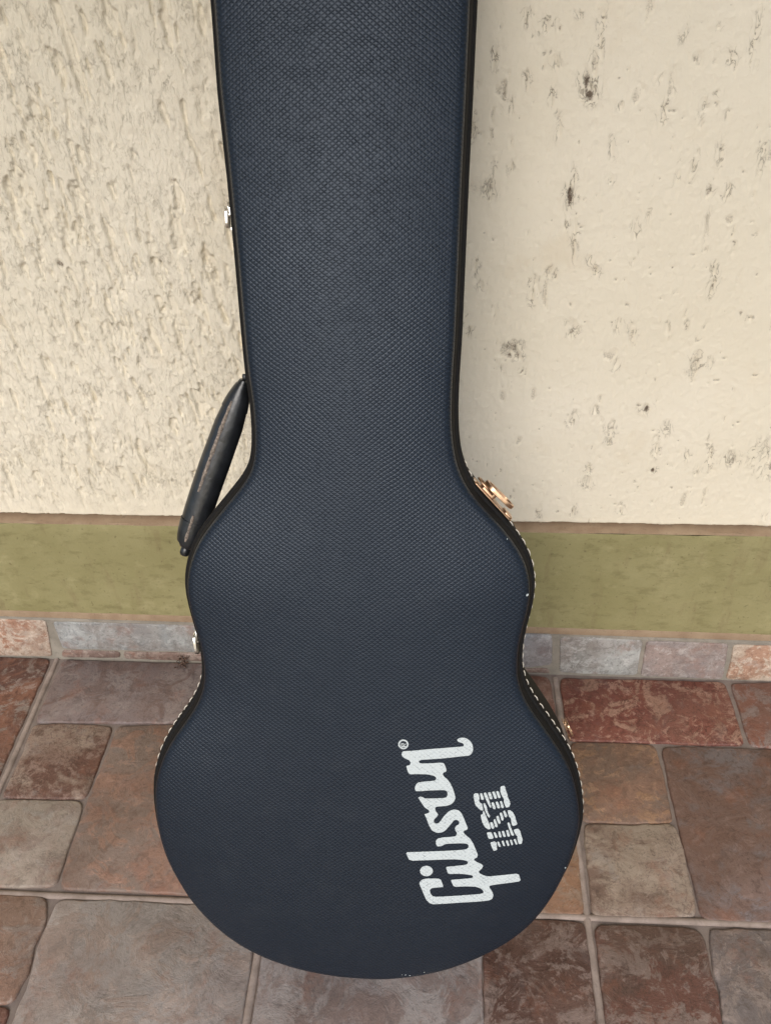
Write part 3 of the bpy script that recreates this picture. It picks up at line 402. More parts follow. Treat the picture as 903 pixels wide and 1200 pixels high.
# ================================================================== THE WALL
def build_wall():
    def axis(lo, d0, d1, hi, step, grow=1.12, mx=0.12):
        mid = list(np.arange(d0, d1, step)); a = [mid[0]]; st = step
        while a[-1] > lo: st = min(mx, st * grow); a.append(a[-1] - st)
        b = [mid[-1]]; st = step
        while b[-1] < hi: st = min(mx, st * grow); b.append(b[-1] + st)
        return np.array(a[:0:-1] + mid + b[1:])
    xs = axis(-3.0, -0.56, 0.54, 3.0, 0.0014)
    zs = axis(D_ztop, D_ztop, 0.88, 2.7, 0.0014)
    X, Zc = np.meshgrid(xs, zs)
    rng = np.random.RandomState(5)
    wl = 1 - sstep(-0.10, 0.12, X + 0.05 * (fbm(X * 8, Zc * 8, 3) - 0.5))
    # strokes of the float run a little off plumb
    q = X + 0.16 * (Zc - 0.5) * wl
    grain = fbm(q / 0.0045, Zc / 0.0085, 11, 4) - 0.5
    grain2 = fbm(X / 0.0045, Zc / 0.0055, 31, 3) - 0.5
    str1 = fbm(q / 0.0065, Zc / 0.022, 41, 4)
    str2 = fbm(q / 0.010, Zc / 0.040, 57, 4)
    region = sstep(0.38, 0.62, fbm(X / 0.09, Zc / 0.14, 71, 3))
    und = fbm(X / 0.12, Zc / 0.16, 81, 3) - 0.5
    calm = sstep(D_ztop + 0.0, D_ztop + 0.07, Zc + 0.02 * (fbm(X * 20, Zc * 20, 6) - 0.5))
    wl2 = wl * (0.25 + 0.75 * calm)
    disp = 0.0020 * und
    disp += wl2 * (0.0020 * grain + 0.0004 * grain2) + (1 - wl) * (0.0010 * grain + 0.0007 * grain2)
    groove = sstep(0.58, 0.68, str1) * (0.35 + 0.65 * region)
    groove2 = sstep(0.63, 0.71, str2)
    disp -= wl2 * (0.0030 * groove + 0.0042 * groove2)
    rpit = sstep(0.66, 0.76, fbm(X / 0.012, Zc / 0.030, 91, 4)) * sstep(0.45, 0.6, fbm(X / 0.05, Zc / 0.08, 95, 2))
    disp -= (1 - wl) * 0.0012 * rpit
    tiny = sstep(0.80, 0.90, fbm(X / 0.006, Zc / 0.007, 101, 2))
    disp -= (1 - wl) * 0.0008 * tiny
    stain_shade = (1 - wl) * (0.30 * rpit + 0.35 * tiny) + wl2 * 0.03 * groove2  # last term paints shade of the rough half's grooves into this mask
    crack = np.zeros_like(X)
    wob = fbm(X / 0.006, Zc / 0.009, 111, 3)
    extra = []
    for k in range(150):                                   # scraped nicks left by the float, more of them on the calm half
        cx = rng.uniform(-0.5, 0.52); cz = rng.uniform(D_ztop + 0.01, 0.88)
        if cx < 0.0 and rng.rand() < 0.45: continue
        hl = rng.gamma(2.2, 0.0032); hw = rng.uniform(0.0009, 0.0030)
        extra.append((cx, cz, hl, hw, rng.uniform(0.3, 0.9), rng.uniform(0.10, 0.42) * (0.6 if cx < 0 else 1)))
    for cx, cz, hl, hw, dp, stn in list(D_marks) + extra:
        sel_x = np.where(np.abs(xs - cx) < 0.05)[0]; sel_z = np.where(np.abs(zs - cz) < 0.07)[0]
        if len(sel_x) == 0 or len(sel_z) == 0: continue
        sl = np.s_[sel_z[0]:sel_z[-1] + 1, sel_x[0]:sel_x[-1] + 1]
        x = X[sl] - cx; z = Zc[sl] - cz; w_ = wob[sl]
        x = x + z * rng.uniform(-0.12, 0.22) + 0.006 * (fbm(X[sl] / 0.02, Zc[sl] / 0.02, 121, 2) - 0.5)
        stn = stn * 0.8
        dd = (x / (hw * 0.95)) ** 2 + (z / (hl * 1.15)) ** 2
        m = np.exp(-dd ** 1.4) * sstep(0.30, 0.55, w_ + 0.25 * np.exp(-dd * 2))
        disp[sl] -= 0.0022 * dp * m
        rim = np.exp(-((np.sqrt(dd) - 1.35) / 0.3) ** 2)
        disp[sl] += 0.0004 * dp * rim
        stain_shade[sl] = np.maximum(stain_shade[sl], stn * m * (0.35 + 0.65 * sstep(0.35, 0.6, w_)))
        crack[sl] = np.maximum(crack[sl], (0.30 + 0.55 * dp) * (0.45 if cx < 0 else 1.0) * np.exp(-((x / (hw * 2.4 + 0.003)) ** 2 + (z / (hl * 1.6 + 0.003)) ** 2)))
        halo = 0.12 * stn * np.exp(-dd * 0.35)
        stain_shade[sl] = np.maximum(stain_shade[sl], halo * (0.5 + w_))
    edge_wob = 0.0016 * (fbm(X / 0.02, Zc * 0 + 3.3, 131, 3) - 0.5)
    row0 = np.zeros_like(Zc); row0[0, :] = 1
    nz, nx = X.shape
    Zf = Zc + row0 * edge_wob * 2 + top_slope(X) * (1 - sstep(D_ztop, D_ztop + 0.25, Zc))
    Yc = WALL_Y - disp
    V = np.stack([X, Yc, Zf], -1).reshape(-1, 3)
    idx = np.arange(nz * nx).reshape(nz, nx)
    Fc = np.stack([idx[:-1, :-1], idx[:-1, 1:], idx[1:, 1:], idx[1:, :-1]], -1).reshape(-1, 4)
    # under-lip at the foot of the plaster and the body of the wall behind it
    base = len(V)
    lip = np.stack([xs, np.full(nx, WALL_Y + 0.03), D_ztop - 0.001 + top_slope(xs)], -1)
    V = np.vstack([V, lip])
    li = base + np.arange(nx)
    F2 = np.stack([idx[0, 1:], idx[0, :-1], li[:-1], li[1:]], -1)
    Fc = np.vstack([Fc, F2])
    b2 = len(V)
    x0, x1, z1 = xs[0], xs[-1], zs[-1]
    V = np.vstack([V, [[x0, 0.25, 0], [x1, 0.25, 0], [x1, 0.25, z1], [x0, 0.25, z1], [x0, 0.03, z1], [x1, 0.03, z1]]])
    Fc = np.vstack([Fc, [[b2 + 1, b2, b2 + 3, b2 + 2], [b2 + 3, b2 + 4, b2 + 5, b2 + 2]]])
    me = bpy.data.meshes.new('plaster_wall')
    me.vertices.add(len(V)); me.vertices.foreach_set('co', V.astype(np.float32).ravel())
    me.loops.add(Fc.size); me.loops.foreach_set('vertex_index', Fc.astype(np.int32).ravel())
    me.polygons.add(len(Fc)); me.polygons.foreach_set('loop_start', np.arange(0, Fc.size, 4, dtype=np.int32))
    me.polygons.foreach_set('use_smooth', np.ones(len(Fc), dtype=bool))
    me.update(calc_edges=True)
    a = me.attributes.new('stain_shade', 'FLOAT', 'POINT')
    sv = np.zeros(len(V), np.float32); sv[:nz * nx] = np.clip(stain_shade, 0, 1).ravel()
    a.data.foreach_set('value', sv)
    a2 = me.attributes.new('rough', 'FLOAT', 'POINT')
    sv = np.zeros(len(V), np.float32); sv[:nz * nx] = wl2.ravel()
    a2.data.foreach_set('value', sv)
    a3 = me.attributes.new('crack', 'FLOAT', 'POINT')
    sv = np.zeros(len(V), np.float32); sv[:nz * nx] = np.clip(crack, 0, 1).ravel()
    a3.data.foreach_set('value', sv)
    me.materials.append(M['plaster'])
    return link(bpy.data.objects.new('plaster_wall', me))

def relief_strip(name, x0, x1, prof, mat, parent, step=0.008, amp=0.0006, seed=0, grow_outside=True):
    """A strip that runs along the wall; prof = (y, z) points of its section, gently uneven along x."""
    xs = np.concatenate([np.arange(x0, -0.62, 0.05), np.arange(-0.62, 0.60, step), np.arange(0.60, x1 + 0.04, 0.05)])
    rows = []
    for k, (y, z) in enumerate(prof):
        w = amp * 2 * (fbm(xs / 0.03, xs * 0 + k * 1.7, seed + 5, 3) - 0.5)
        w2 = amp * 2 * (fbm(xs / 0.025, xs * 0 + k * 2.3, seed + 9, 3) - 0.5)
        sl = foot_slope(xs) * (1 if z > 0.03 else 0) if z < 0.12 else top_slope(xs) * (z - 0.1) / 0.16
        rows.append([(x, y - a, z + b + c) for x, a, b, c in zip(xs, w, w2, sl)])
    V, Fc = loft(rows, closed=False)
    return mesh_obj(name, V, Fc, mat, parent, smooth=True, sharp=35)

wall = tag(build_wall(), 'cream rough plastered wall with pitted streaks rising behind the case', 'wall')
zt, zb, zs_ = D_ztop, D_zband, D_zskirt
plinth = relief_strip('plinth', -3, 3, [(PLINTH_Y + 0.0005, zb)] + [(PLINTH_Y, z) for z in np.linspace(zb + 0.003, zt - 0.010, 12)] + [(PLINTH_Y + 0.0006, zt - 0.0075)], M['band'], wall, 0.01, 0.0007, 1)
plinth['label'] = 'olive green painted plinth band'
relief_strip('ledge', -3, 3, [(PLINTH_Y + 0.0008, zt - 0.0075), (PLINTH_Y + 0.003, zt - 0.0055), (WALL_Y + 0.004, zt - 0.0035), (WALL_Y + 0.02, zt - 0.003)], M['edge'], wall, 0.008, 0.0005, 3)
relief_strip('plinth_foot', -3, 3, [(PLINTH_Y - 0.001, zs_ - 0.004), (PLINTH_Y - 0.001, zs_ + 0.002), (PLINTH_Y - 0.0005, zb - 0.002), (PLINTH_Y + 0.0012, zb + 0.0005)], M['edge'], wall, 0.008, 0.0004, 5)
bed = relief_strip('skirting', -3, 3, [(PLINTH_Y + 0.004, zs_ + 0.001), (SKIRT_Y + 0.0045, zs_ + 0.0008), (SKIRT_Y + 0.0018, zs_ - 0.0012), (SKIRT_Y + 0.0022, zs_ - 0.004), (SKIRT_Y + 0.0022, 0.004), (SKIRT_Y + 0.0018, -0.004)], M['mortar'], wall, 0.008, 0.0004, 7)

# unseen veranda roof, added to keep the high sky off the wall and case
def unseen_veranda_roof():
    x0, x1, y0, y1, z0, z1 = -3.4, 3.4, -1.75, 0.24, 2.36, 2.50
    prof = [(y1, z0 + 0.24), (y1, z0 + 0.10), (y0 + 0.10, z0), (y0 + 0.09, z0 - 0.10), (y0, z0 - 0.10), (y0, z1), (y1, z1 + 0.24)]
    V, Fc = loft([[(x, y, z) for y, z in prof] for x in (x0, x1)], cap0=True, cap1=True)
    return mesh_obj('unseen_veranda_roof', V, Fc, M['unseen_roof'])
M['unseen_roof'] = mat_plain('unseen_soffit_paint', lin((200, 192, 176)), 0.8, 0, 0.2, 60, 0.06)
tag(unseen_veranda_roof(), 'unseen veranda roof added above the wall to block the high sky', 'roof', kind='structure')

# ================================================================== STONES (floor and skirting)
STONE_MATS = {}
def stone_mat(key):
    tbl = {
        'lefttop': ((104, 70, 60), (146, 96, 74), (152, 136, 124), .5, 1.0, .48),
        'LA': ((128, 110, 106), (142, 126, 120), (120, 96, 88), .5, 1.0, .5),
        'LB': ((138, 100, 84), (150, 120, 104), (120, 90, 76), .4, 1.0, .5),
        'LC': ((112, 76, 62), (158, 134, 116), (142, 112, 96), .6, 1.0, .50),
        'LD': ((146, 110, 92), (134, 112, 98), (152, 112, 90), .35, 1.0, .5),
        'LE': ((164, 148, 132), (172, 156, 138), (150, 130, 116), .3, 0.9, .5),
        'MA': ((140, 110, 94), (150, 126, 110), (120, 90, 76), .4, 1.0, .5),
        'MB': ((148, 96, 78), (140, 92, 76), (160, 124, 106), .4, 1.0, .5),
        'MC': ((140, 112, 96), (150, 130, 116), (130, 96, 80), .4, 1.0, .5),
        'MD': ((142, 100, 80), (136, 108, 92), (156, 118, 98), .4, 1.0, .5),
        'ME': ((158, 112, 80), (152, 108, 76), (148, 120, 96), .3, 1.0, .5),
        'RA': ((126, 66, 54), (138, 76, 60), (172, 128, 104), .8, 1.0, .5),
        'RB': ((142, 90, 72), (132, 92, 78), (140, 122, 114), .3, 1.0, .5),
        'RC': ((144, 106, 84), (132, 104, 86), (160, 118, 84), .35, 1.0, .5),
        'RD': ((120, 88, 74), (122, 110, 108), (124, 96, 84), .3, 0.8, .52),
        'RE': ((134, 106, 90), (168, 148, 128), (158, 136, 116), .5, 1.0, .48),
        'F': ((158, 126, 106), (150, 112, 90), (150, 134, 122), .4, 1.0, .5),
        'F2': ((128, 76, 62), (136, 90, 74), (150, 112, 94), .4, 1.0, .5),
        'G': ((172, 158, 148), (160, 148, 140), (160, 138, 124), .4, 0.7, .5),
        'H': ((150, 138, 134), (162, 150, 144), (138, 118, 110), .4, 0.9, .5),
        'I': ((100, 68, 56), (112, 80, 68), (146, 122, 110), .4, 1.0, .5),
        'J': ((106, 78, 66), (116, 74, 60), (138, 116, 104), .5, 1.0, .5),
        'K': ((136, 116, 104), (124, 112, 108), (150, 132, 122), .4, 1.0, .5),
        'k1': ((176, 126, 98), (188, 164, 142), (200, 180, 160), .5, 1.6, .5),
        'k2': ((142, 146, 146), (150, 148, 144), (162, 164, 162), .45, 1.2, .5),
        'k2b': ((118, 94, 84), (130, 104, 94), (150, 130, 118), .4, 1.4, .5),
        'k3': ((150, 150, 152), (138, 136, 138), (168, 168, 168), .5, 1.6, .5),
        'k4': ((146, 144, 138), (168, 170, 166), (178, 178, 174), .6, 1.2, .5),
        'k5': ((160, 140, 132), (150, 138, 134), (170, 160, 154), .45, 1.3, .5),
        'k6': ((182, 136, 108), (196, 172, 148), (204, 186, 164), .6, 1.6, .5),
    }
    if key not in STONE_MATS:
        a, b, c, v, sc, th = tbl[key]
        def mute(q): m = sum(q) / 3; return tuple(m + (x - m) * 0.76 for x in q)
        a, b, c = mute(a), mute(b), mute(c)
        STONE_MATS[key] = make_stone('stone_glaze_' + key.lower(), lin(a), lin(b), lin(c), seed=len(STONE_MATS) * 1.37, vein=v, scale=sc, thr=th)
    return STONE_MATS[key]

def stone_rings(P, seed, rc=2, wig=0.0016, step=0.0055, grow=0.0021):
    Q = resample(P, step)
    Q = smooth_loop(Q, rc, 0.5)
    Q = Q + loop_normals(Q) * grow
    n = loop_normals(Q)
    s = np.arange(len(Q)) * 0.37
    w = (fbm(s, s * 0 + seed * 3.1, 7 + seed, 3) - 0.5) * 2 * wig
    Q = Q + n * w[:, None]
    n = loop_normals(Q)
    return Q, n

def floor_stone(P, key, seed, parent, name='stone'):
    Q, n = stone_rings(P, seed)
    c = Q.mean(0)
    tilt = random.Random(seed).uniform(-0.0004, 0.0004)
    prof = [(0.0002, -0.0048), (0.0, -0.0030), (-0.0008, -0.0009), (-0.0026, 0.0)]
    rings = []
    for o, z in prof:
        R_ = Q + n * o - c
        rings.append([(x, y, z + tilt) for x, y in R_])
    V, Fc = loft(rings, cap1=True)
    o = mesh_obj(name, V, Fc, stone_mat(key), parent, smooth=True, sharp=60)
    o.location = (c[0], c[1], 0)
    return o

def skirt_tile(P, key, seed, parent):
    Q, n = stone_rings(P, seed, 1, 0.0007, 0.004, 0.0012)
    prof = [(0.0, 0.0040), (0.0, 0.0016), (-0.0008, 0.0004), (-0.0022, 0.0)]
    rings = [[(x, SKIRT_Y + d, z) for x, z in (Q + n * o)] for o, d in prof]
    V, Fc = loft(rings, cap1=True)
    return mesh_obj('skirting_tile', V, Fc, stone_mat(key), parent, smooth=True, sharp=60)

# floor slab: the shared bed of the tiles, running on past the patio
fv = [(-3.3, -2.975, -0.0036), (3.3, -2.975, -0.0036), (3.3, 0.02, -0.0036), (-3.3, 0.02, -0.0036), (-3.3, -2.975, -0.2), (3.3, -2.975, -0.2), (3.3, 0.02, -0.2), (-3.3, 0.02, -0.2)]
ff = [(0, 1, 2, 3), (4, 7, 6, 5), (0, 4, 5, 1), (1, 5, 6, 2), (2, 6, 7, 3), (3, 7, 4, 0)]
floor = tag(mesh_obj('floor', fv, ff, M['groove']), kind='structure')
floor['label'] = 'patio floor of brown and red stone patterned ceramic tiles'
for i, (k, P) in enumerate(D_stones.items()):
    floor_stone(P, k, i + 1, floor)

M['unseen_lawn'] = make_grout('unseen_lawn_grass', (0.030, 0.055, 0.014, 1), (0.055, 0.085, 0.024, 1))  # unseen grass sheet, added so the ground beyond the patio reflects dark
tag(mesh_obj('unseen_lawn', [(-150, -150, -0.08), (150, -150, -0.08), (150, 150, -0.08), (-150, 150, -0.08)], [(0, 1, 2, 3)], M['unseen_lawn']), kind='structure')
# the tile pattern goes on beyond the frame
S = D_S; X0 = -0.5
pat = [((.02, .02), (.655, .02), (.655, .32), (.02, .32)), ((.675, .02), (.98, .02), (.98, .32), (.675, .32)),
       ((.02, .34), (.32, .34), (.32, .655), (.02, .655)), ((.34, .34), (.98, .34), (.98, .98), (.34, .98)), ((.02, .675), (.32, .675), (.32, .98), (.02, .98))]
keys = list(D_stones.keys())
protos = {}
rnd = random.Random(3)
def generic(a, d, pi, flip=False):
    k = rnd.choice(keys); pk = (pi, rnd.randrange(3), k)
    if pk not in protos:
        P = [(x * S, -y * S) for x, y in pat[pi]]
        o = floor_stone(P, k, 50 + pi * 7 + pk[1], floor); protos[pk] = o
        c = o.location.copy(); o['c'] = 0; del o['c']
        protos[pk] = (o, c)
        o.location = (c.x + a * S + X0, c.y - d * S, 0)
        return
    src, c = protos[pk]
    o = src.copy(); link(o, floor); o.location = (c.x + a * S + X0, c.y - d * S, 0)
for a in range(-4, 7):
    for d in range(0, 8):
        vis = (0 <= a <= 2 and d in (0, 1))
        if vis: continue
        for pi in range(5):
            if a == -1 and d == 0 and pi in (0, 1, 2, 3): continue
            generic(a, d, pi)
# remaining third of the second row, below the frame
for a in range(0, 3):
    for (x0, x1) in ((.02, .32), (.34, .98)):
        P = [((a + x0) * S + X0, -1.68 * S), ((a + x1) * S + X0, -1.68 * S), ((a + x1) * S + X0, -1.978 * S), ((a + x0) * S + X0, -1.978 * S)]
        floor_stone(P, rnd.choice(keys), 90 + a, floor)
# the two stones left of the big one in the cut row
floor_stone([(-1.0 * S + X0 + .02 * S, -.006 * S), (-.68 * S + X0, -.006 * S), (-.68 * S + X0, -.655 * S), (-.98 * S + X0, -.655 * S)], 'RB', 97, floor)
floor_stone([(-.655 * S + X0, -.672 * S), (-.02 * S + X0, -.672 * S), (-.02 * S + X0, -.978 * S), (-.655 * S + X0, -.978 * S)], 'LD', 98, floor)

def grout_line(A, B_, w, name='grout_line', seed=0):
    A = np.array(A); B_ = np.array(B_); L = np.linalg.norm(B_ - A); t = (B_ - A) / L; nn = np.array([-t[1], t[0]])
    k = max(2, int(L / 0.02)); rows = []
    for q, z in ((-0.5, -0.0034), (-0.42, -0.0016), (-0.2, -0.0006), (0.1, -0.0004), (0.38, -0.0013), (0.5, -0.0034)):
        pts = []
        for i in range(k + 1):
            c = A + t * L * i / k
            e = (float(fbm(np.array([i * 0.45]), np.array([q * 5]), seed + 3, 3)[0]) - 0.5) * 0.0016
            pts.append((*(c + nn * (q * w + e)), z))
        rows.append(pts)
    V, Fc = loft(rows, closed=False)
    return mesh_obj(name, V, Fc, M['grout'], floor, smooth=True)
for i, (A, B_, w) in enumerate(D_glines): grout_line(A, B_, w, seed=i * 3)

for i, (k, P) in enumerate(D_skirt.items()):
    skirt_tile(P, {'k2c': 'k2b', 'k3b': 'k2b'}.get(k, k), 20 + i, bed)
xk = max(p[0] for p in D_skirt['k6']) + 0.006; kk = ['k1', 'k2', 'k5', 'k4', 'k3', 'k6']
for i in range(10):
    w = rnd.uniform(0.1, 0.2); skirt_tile([(xk, 0.001), (xk + w, 0.001), (xk + w, zs_ - 0.003), (xk, zs_ - 0.003)], rnd.choice(kk), 40 + i, bed); xk += w + 0.006
xk = min(p[0] for p in D_skirt['k1']) - 0.006
for i in range(10):
    w = rnd.uniform(0.1, 0.2); skirt_tile([(xk - w, 0.001), (xk, 0.001), (xk, zs_ - 0.003), (xk - w, zs_ - 0.003)], rnd.choice(kk), 60 + i, bed); xk -= w + 0.006

# ================================================================== THE CASE
case = link(bpy.data.objects.new('guitar_case', None))
case.empty_display_size = 0.1
case.location = D_B
case.rotation_euler = (-D_th, 0, 0)
tag(case, 'black snakeskin textured guitar case with white printed logo, leaning upright against the wall', 'guitar case')

T = 0.112; VTOP = 1.03; OUT = 0.0028
Lp = np.array(D_L); Rp = np.array(D_R)
def extend(P):
    d = P[0] - P[3]; d = d / d[1]
    a = P[0] + d * (VTOP - 0.03 - P[0][1])
    return np.vstack([[a], P])
Lp = extend(Lp); Rp = extend(Rp)
cx = (Lp[0][0] + Rp[0][0]) / 2
top = [(Lp[0][0] + 0.004, VTOP - 0.012), (Lp[0][0] + 0.02, VTOP), (cx, VTOP + 0.002), (Rp[0][0] - 0.02, VTOP), (Rp[0][0] - 0.004, VTOP - 0.012)]
loop = np.vstack([Lp[:-1], Rp[::-1], top[::-1]])           # down the left side, round the bottom, up the right side
loop = resample(loop, 0.0035)
loop = smooth_loop(loop, 10, 0.5)
OUTL = loop + loop_normals(loop) * (OUT + 0.0028 * (1 - sstep(0.06, 0.17, loop[:, 1])))[:, None]
OUTL = resample(OUTL, 0.004)
ON = smooth_loop(loop_normals(OUTL), 3)
ON /= np.linalg.norm(ON, axis=1)[:, None]
NL = len(OUTL)

def dist_edge(P):
    A = OUTL; B_ = np.roll(OUTL, -1, 0); d = B_ - A; L2 = (d ** 2).sum(1)
    out = np.empty(len(P))
    for i in range(0, len(P), 2000):
        p = P[i:i + 2000, None, :]
        t = np.clip(((p - A) * d).sum(2) / L2, 0, 1)
        out[i:i + 2000] = np.sqrt((((p - A) - t[..., None] * d) ** 2).sum(2)).min(1)
    return out

RR = 0.0062
def lid_height(d):
    q = np.clip(d, 0, RR)
    e = np.sqrt(np.maximum(RR ** 2 - (RR - q) ** 2, 0))
    return e - RR + 0.011 * (1 - np.exp(-np.maximum(d - RR * 0.6, 0) / 0.050))

# lid top: rows across the case, between its left and right edge
vmin, vmax = OUTL[:, 1].min(), OUTL[:, 1].max()
ib, it_ = OUTL[:, 1].argmin(), OUTL[:, 1].argmax()
def side(i0, i1):
    idx = [(i0 + k) % NL for k in range((i1 - i0) % NL + 1)]
    return OUTL[idx]
sa, sb = side(ib, it_), side(it_, ib)[::-1]
if sa[:, 0].mean() < sb[:, 0].mean(): Ls, Rs = sa, sb
else: Ls, Rs = sb, sa
def xat(Sd, v):
    o = np.maximum.accumulate(Sd[:, 1] + np.arange(len(Sd)) * 1e-9)
    return np.interp(v, o, Sd[:, 0])
tv = np.concatenate([vmin + (1 - np.cos(np.linspace(0, np.pi / 2, 40))) * 0.1, np.linspace(vmin + 0.1, vmax - 0.05, 230)[1:], (vmax - 0.05 * (1 - np.sin(np.linspace(0, np.pi / 2, 16))))[1:]])
ts = 0.5 * (1 - np.cos(np.linspace(0, np.pi, 61)))
ts = 0.5 * ts + 0.5 * np.concatenate([[0], 0.5 * (1 - np.cos(np.linspace(0, np.pi, 61)))[1:-1], [1]])
rows = []
for v in tv:
    l, r_ = xat(Ls, v), xat(Rs, v)
    rows.append(np.stack([l + (r_ - l) * ts, np.full(len(ts), v)], 1))
G = np.array(rows); nv, nu = G.shape[:2]
H = lid_height(dist_edge(G.reshape(-1, 2))).reshape(nv, nu)
V = [(G[i, j, 0], -H[i, j], G[i, j, 1]) for i in range(nv) for j in range(nu)]
Fc = [(i * nu + j, i * nu + j + 1, (i + 1) * nu + j + 1, (i + 1) * nu + j) for i in range(nv - 1) for j in range(nu - 1)]
lid = mesh_obj('lid', V, Fc, M['tolex'], case, smooth=True)

def ring(o, depth):
    Q = OUTL + ON * o
    return [(x, depth, z) for x, z in Q]
def band(name, prof, mat, parent, sharp=50):
    V, Fc = loft([ring(o, d) for o, d in prof])
    return mesh_obj(name, V, Fc, mat, parent, smooth=True, sharp=sharp)
E0 = RR        # depth of the lid's rim under its top plane
band('lid_side', [(-0.0012, E0 - 0.001), (0.0004, E0 + 0.001), (0.0016, E0 + 0.004), (0.0028, E0 + 0.008), (0.0032, 0.0162), (0.0022, 0.0170)], M['binding'], lid)
band('piping', [(0.0020, 0.0168), (0.0050, 0.0170), (0.0060, 0.0182), (0.0060, 0.0196), (0.0050, 0.0208), (0.0024, 0.0212)], M['binding'], case)
band('valance', [(0.0024, 0.0210), (0.0060, 0.0215), (0.0066, 0.0228), (0.0066, 0.0350), (0.0058, 0.0362), (0.0040, 0.0364)], M['binding'], case)
# shell
prof = [(0.0042, 0.0360), (0.0044, 0.050), (0.0034, 0.085), (0.0014, T - 0.010), (-0.0010, T - 0.004), (-0.0060, T - 0.0008), (-0.010, T)]
V, Fc = loft([ring(o, d) for o, d in prof], cap1=True)
mesh_obj('shell', V, Fc, M['binding'], case, smooth=True, sharp=60)

# stitches along the valance
def stitches():
    V, Fc = [], []
    arc = np.concatenate([[0], np.cumsum(np.linalg.norm(np.diff(np.vstack([OUTL, OUTL[:1]]), axis=0), axis=1))])
    P = np.vstack([OUTL, OUTL[:1]]); Nn = np.vstack([ON, ON[:1]])
    pitch, ln = 0.0100, 0.0064
    k = int(arc[-1] / pitch); rs = random.Random(8)
    for i in range(k):
        s0 = i * arc[-1] / k + rs.uniform(-.0005, .0005)
        st = []
        for q in (0, .5, 1):
            s = s0 + q * ln
            x = np.interp(s, arc, P[:, 0]); z = np.interp(s, arc, P[:, 1])
            n = np.array([np.interp(s, arc, Nn[:, 0]), np.interp(s, arc, Nn[:, 1])]); n /= np.linalg.norm(n)
            lift = 0.0068 + (0.0005 if q == .5 else -0.0001)
            st.append((x, z, n, lift))
        if (st[1][0] < 0 and st[1][1] > 0.325) or st[1][1] > 0.53: continue
        b = len(V); dep = 0.0252 + rs.uniform(-.0003, .0003); w = 0.00072
        for (x, z, n, lf) in st:
            for dd, up in ((-w, 0), (0, 0.0006), (w, 0), (0, -0.0004)):
                o = lf + up
                V.append((x + n[0] * o, dep + dd, z + n[1] * o))
        for j in range(2):
            for m in range(4):
                a = b + j * 4 + m; c = b + j * 4 + (m + 1) % 4
                Fc.append((a, c, c + 4, a + 4))
        Fc.append((b, b + 1, b + 2, b + 3)); Fc.append((b + 11, b + 10, b + 9, b + 8))
    return tag(mesh_obj('stitching', V, Fc, M['thread'], case, smooth=True), kind='stuff')
stitches()

# printed marks on the lid ------------------------------------------------
def print_mesh(name, polys, parent, lift=0.00035, holes=None):
    bm = bmesh.new()
    for pi, P in enumerate(polys):
        P = np.array(P)
        vs = [bm.verts.new((x, 0, z)) for x, z in P]
        es = [bm.edges.new((vs[i], vs[(i + 1) % len(vs)])) for i in range(len(vs))]
        if holes and pi in holes:
            hv = [bm.verts.new((x, 0, z)) for x, z in holes[pi]]
            es += [bm.edges.new((hv[i], hv[(i + 1) % len(hv)])) for i in range(len(hv))]
        bmesh.ops.triangle_fill(bm, use_beauty=True, use_dissolve=False, edges=es, normal=(0, -1, 0))
    for _ in range(3):
        le = [e for e in bm.edges if e.calc_length() > 0.006]
        if not le: break
        bmesh.ops.subdivide_edges(bm, edges=le, cuts=1)
        bmesh.ops.triangulate(bm, faces=bm.faces)
    co = np.array([(v.co.x, v.co.z) for v in bm.verts])
    hh = lid_height(dist_edge(co))
    for v, h in zip(bm.verts, hh): v.co.y = -h - lift
    me_f = list(bm.faces)
    r = bmesh.ops.extrude_face_region(bm, geom=me_f)
    for v in [g for g in r['geom'] if isinstance(g, bmesh.types.BMVert)]: v.co.y -= 0.00012
    return bm_obj(name, bm, M['print'], parent)
def round_poly(P, it=1):
    P = np.array(P)
    for _ in range(it):
        Q = np.roll(P, -1, 0); P = np.stack([0.86 * P + 0.14 * Q, 0.14 * P + 0.86 * Q], 1).reshape(-1, 2)
    return P
word = print_mesh('printed_wordmark', [round_poly(D_word), D_dot], lid)
word['label'] = 'white printed brand wordmark running up the lid'
reg = print_mesh('registered_mark', [D_reg_o] + D_reg_r, lid, holes={0: D_reg_i})
usa = print_mesh('striped_lettering', [round_poly(q) for q in D_usa], lid)
usa['label'] = 'white striped letters printed beside the wordmark'

# scuffs: chipped spots where the pale backing shows
def scuff(u, v, r_, seed):
    rs = random.Random(seed); P = []
    for k in range(9):
        a = k / 9 * 2 * math.pi; q = r_ * rs.uniform(.6, 1.2); P.append((u + q * math.cos(a), v + q * math.sin(a)))
    return P
scf = print_mesh('scuff_marks', [scuff(u, v, r_, i) for i, (u, v, r_) in enumerate(D_scuff)], lid, lift=0.0006); tag(scf, kind='stuff')

# hardware --------------------------------------------------------------
def edge_frame(u, v):
    d = np.linalg.norm(OUTL - np.array([u, v]), axis=1); i = d.argmin()
    n = ON[i]; p = OUTL[i]
    return p, n
def rrect(w, h, r, n=5):
    pts = []
    for cxx, cyy, a0 in ((w / 2 - r, h / 2 - r, 0), (-w / 2 + r, h / 2 - r, 90), (-w / 2 + r, -h / 2 + r, 180), (w / 2 - r, -h / 2 + r, 270)):
        for k in range(n + 1):
            a = rad(a0 + 90 * k / n); pts.append((cxx + r * math.cos(a), cyy + r * math.sin(a)))
    return pts
def slab(pts, z0, z1, bev=0.0006, tilt=0.0, xc=0.0):
    P = np.array(pts); n = loop_normals(P)
    def tr(Q, z): return [(x, y, z + tilt * (x - xc)) for x, y in Q]
    return loft([tr(P - n * bev, z0), tr(P, z0 + bev), tr(P, z1 - bev), tr(P - n * bev, z1)], cap0=True, cap1=True)
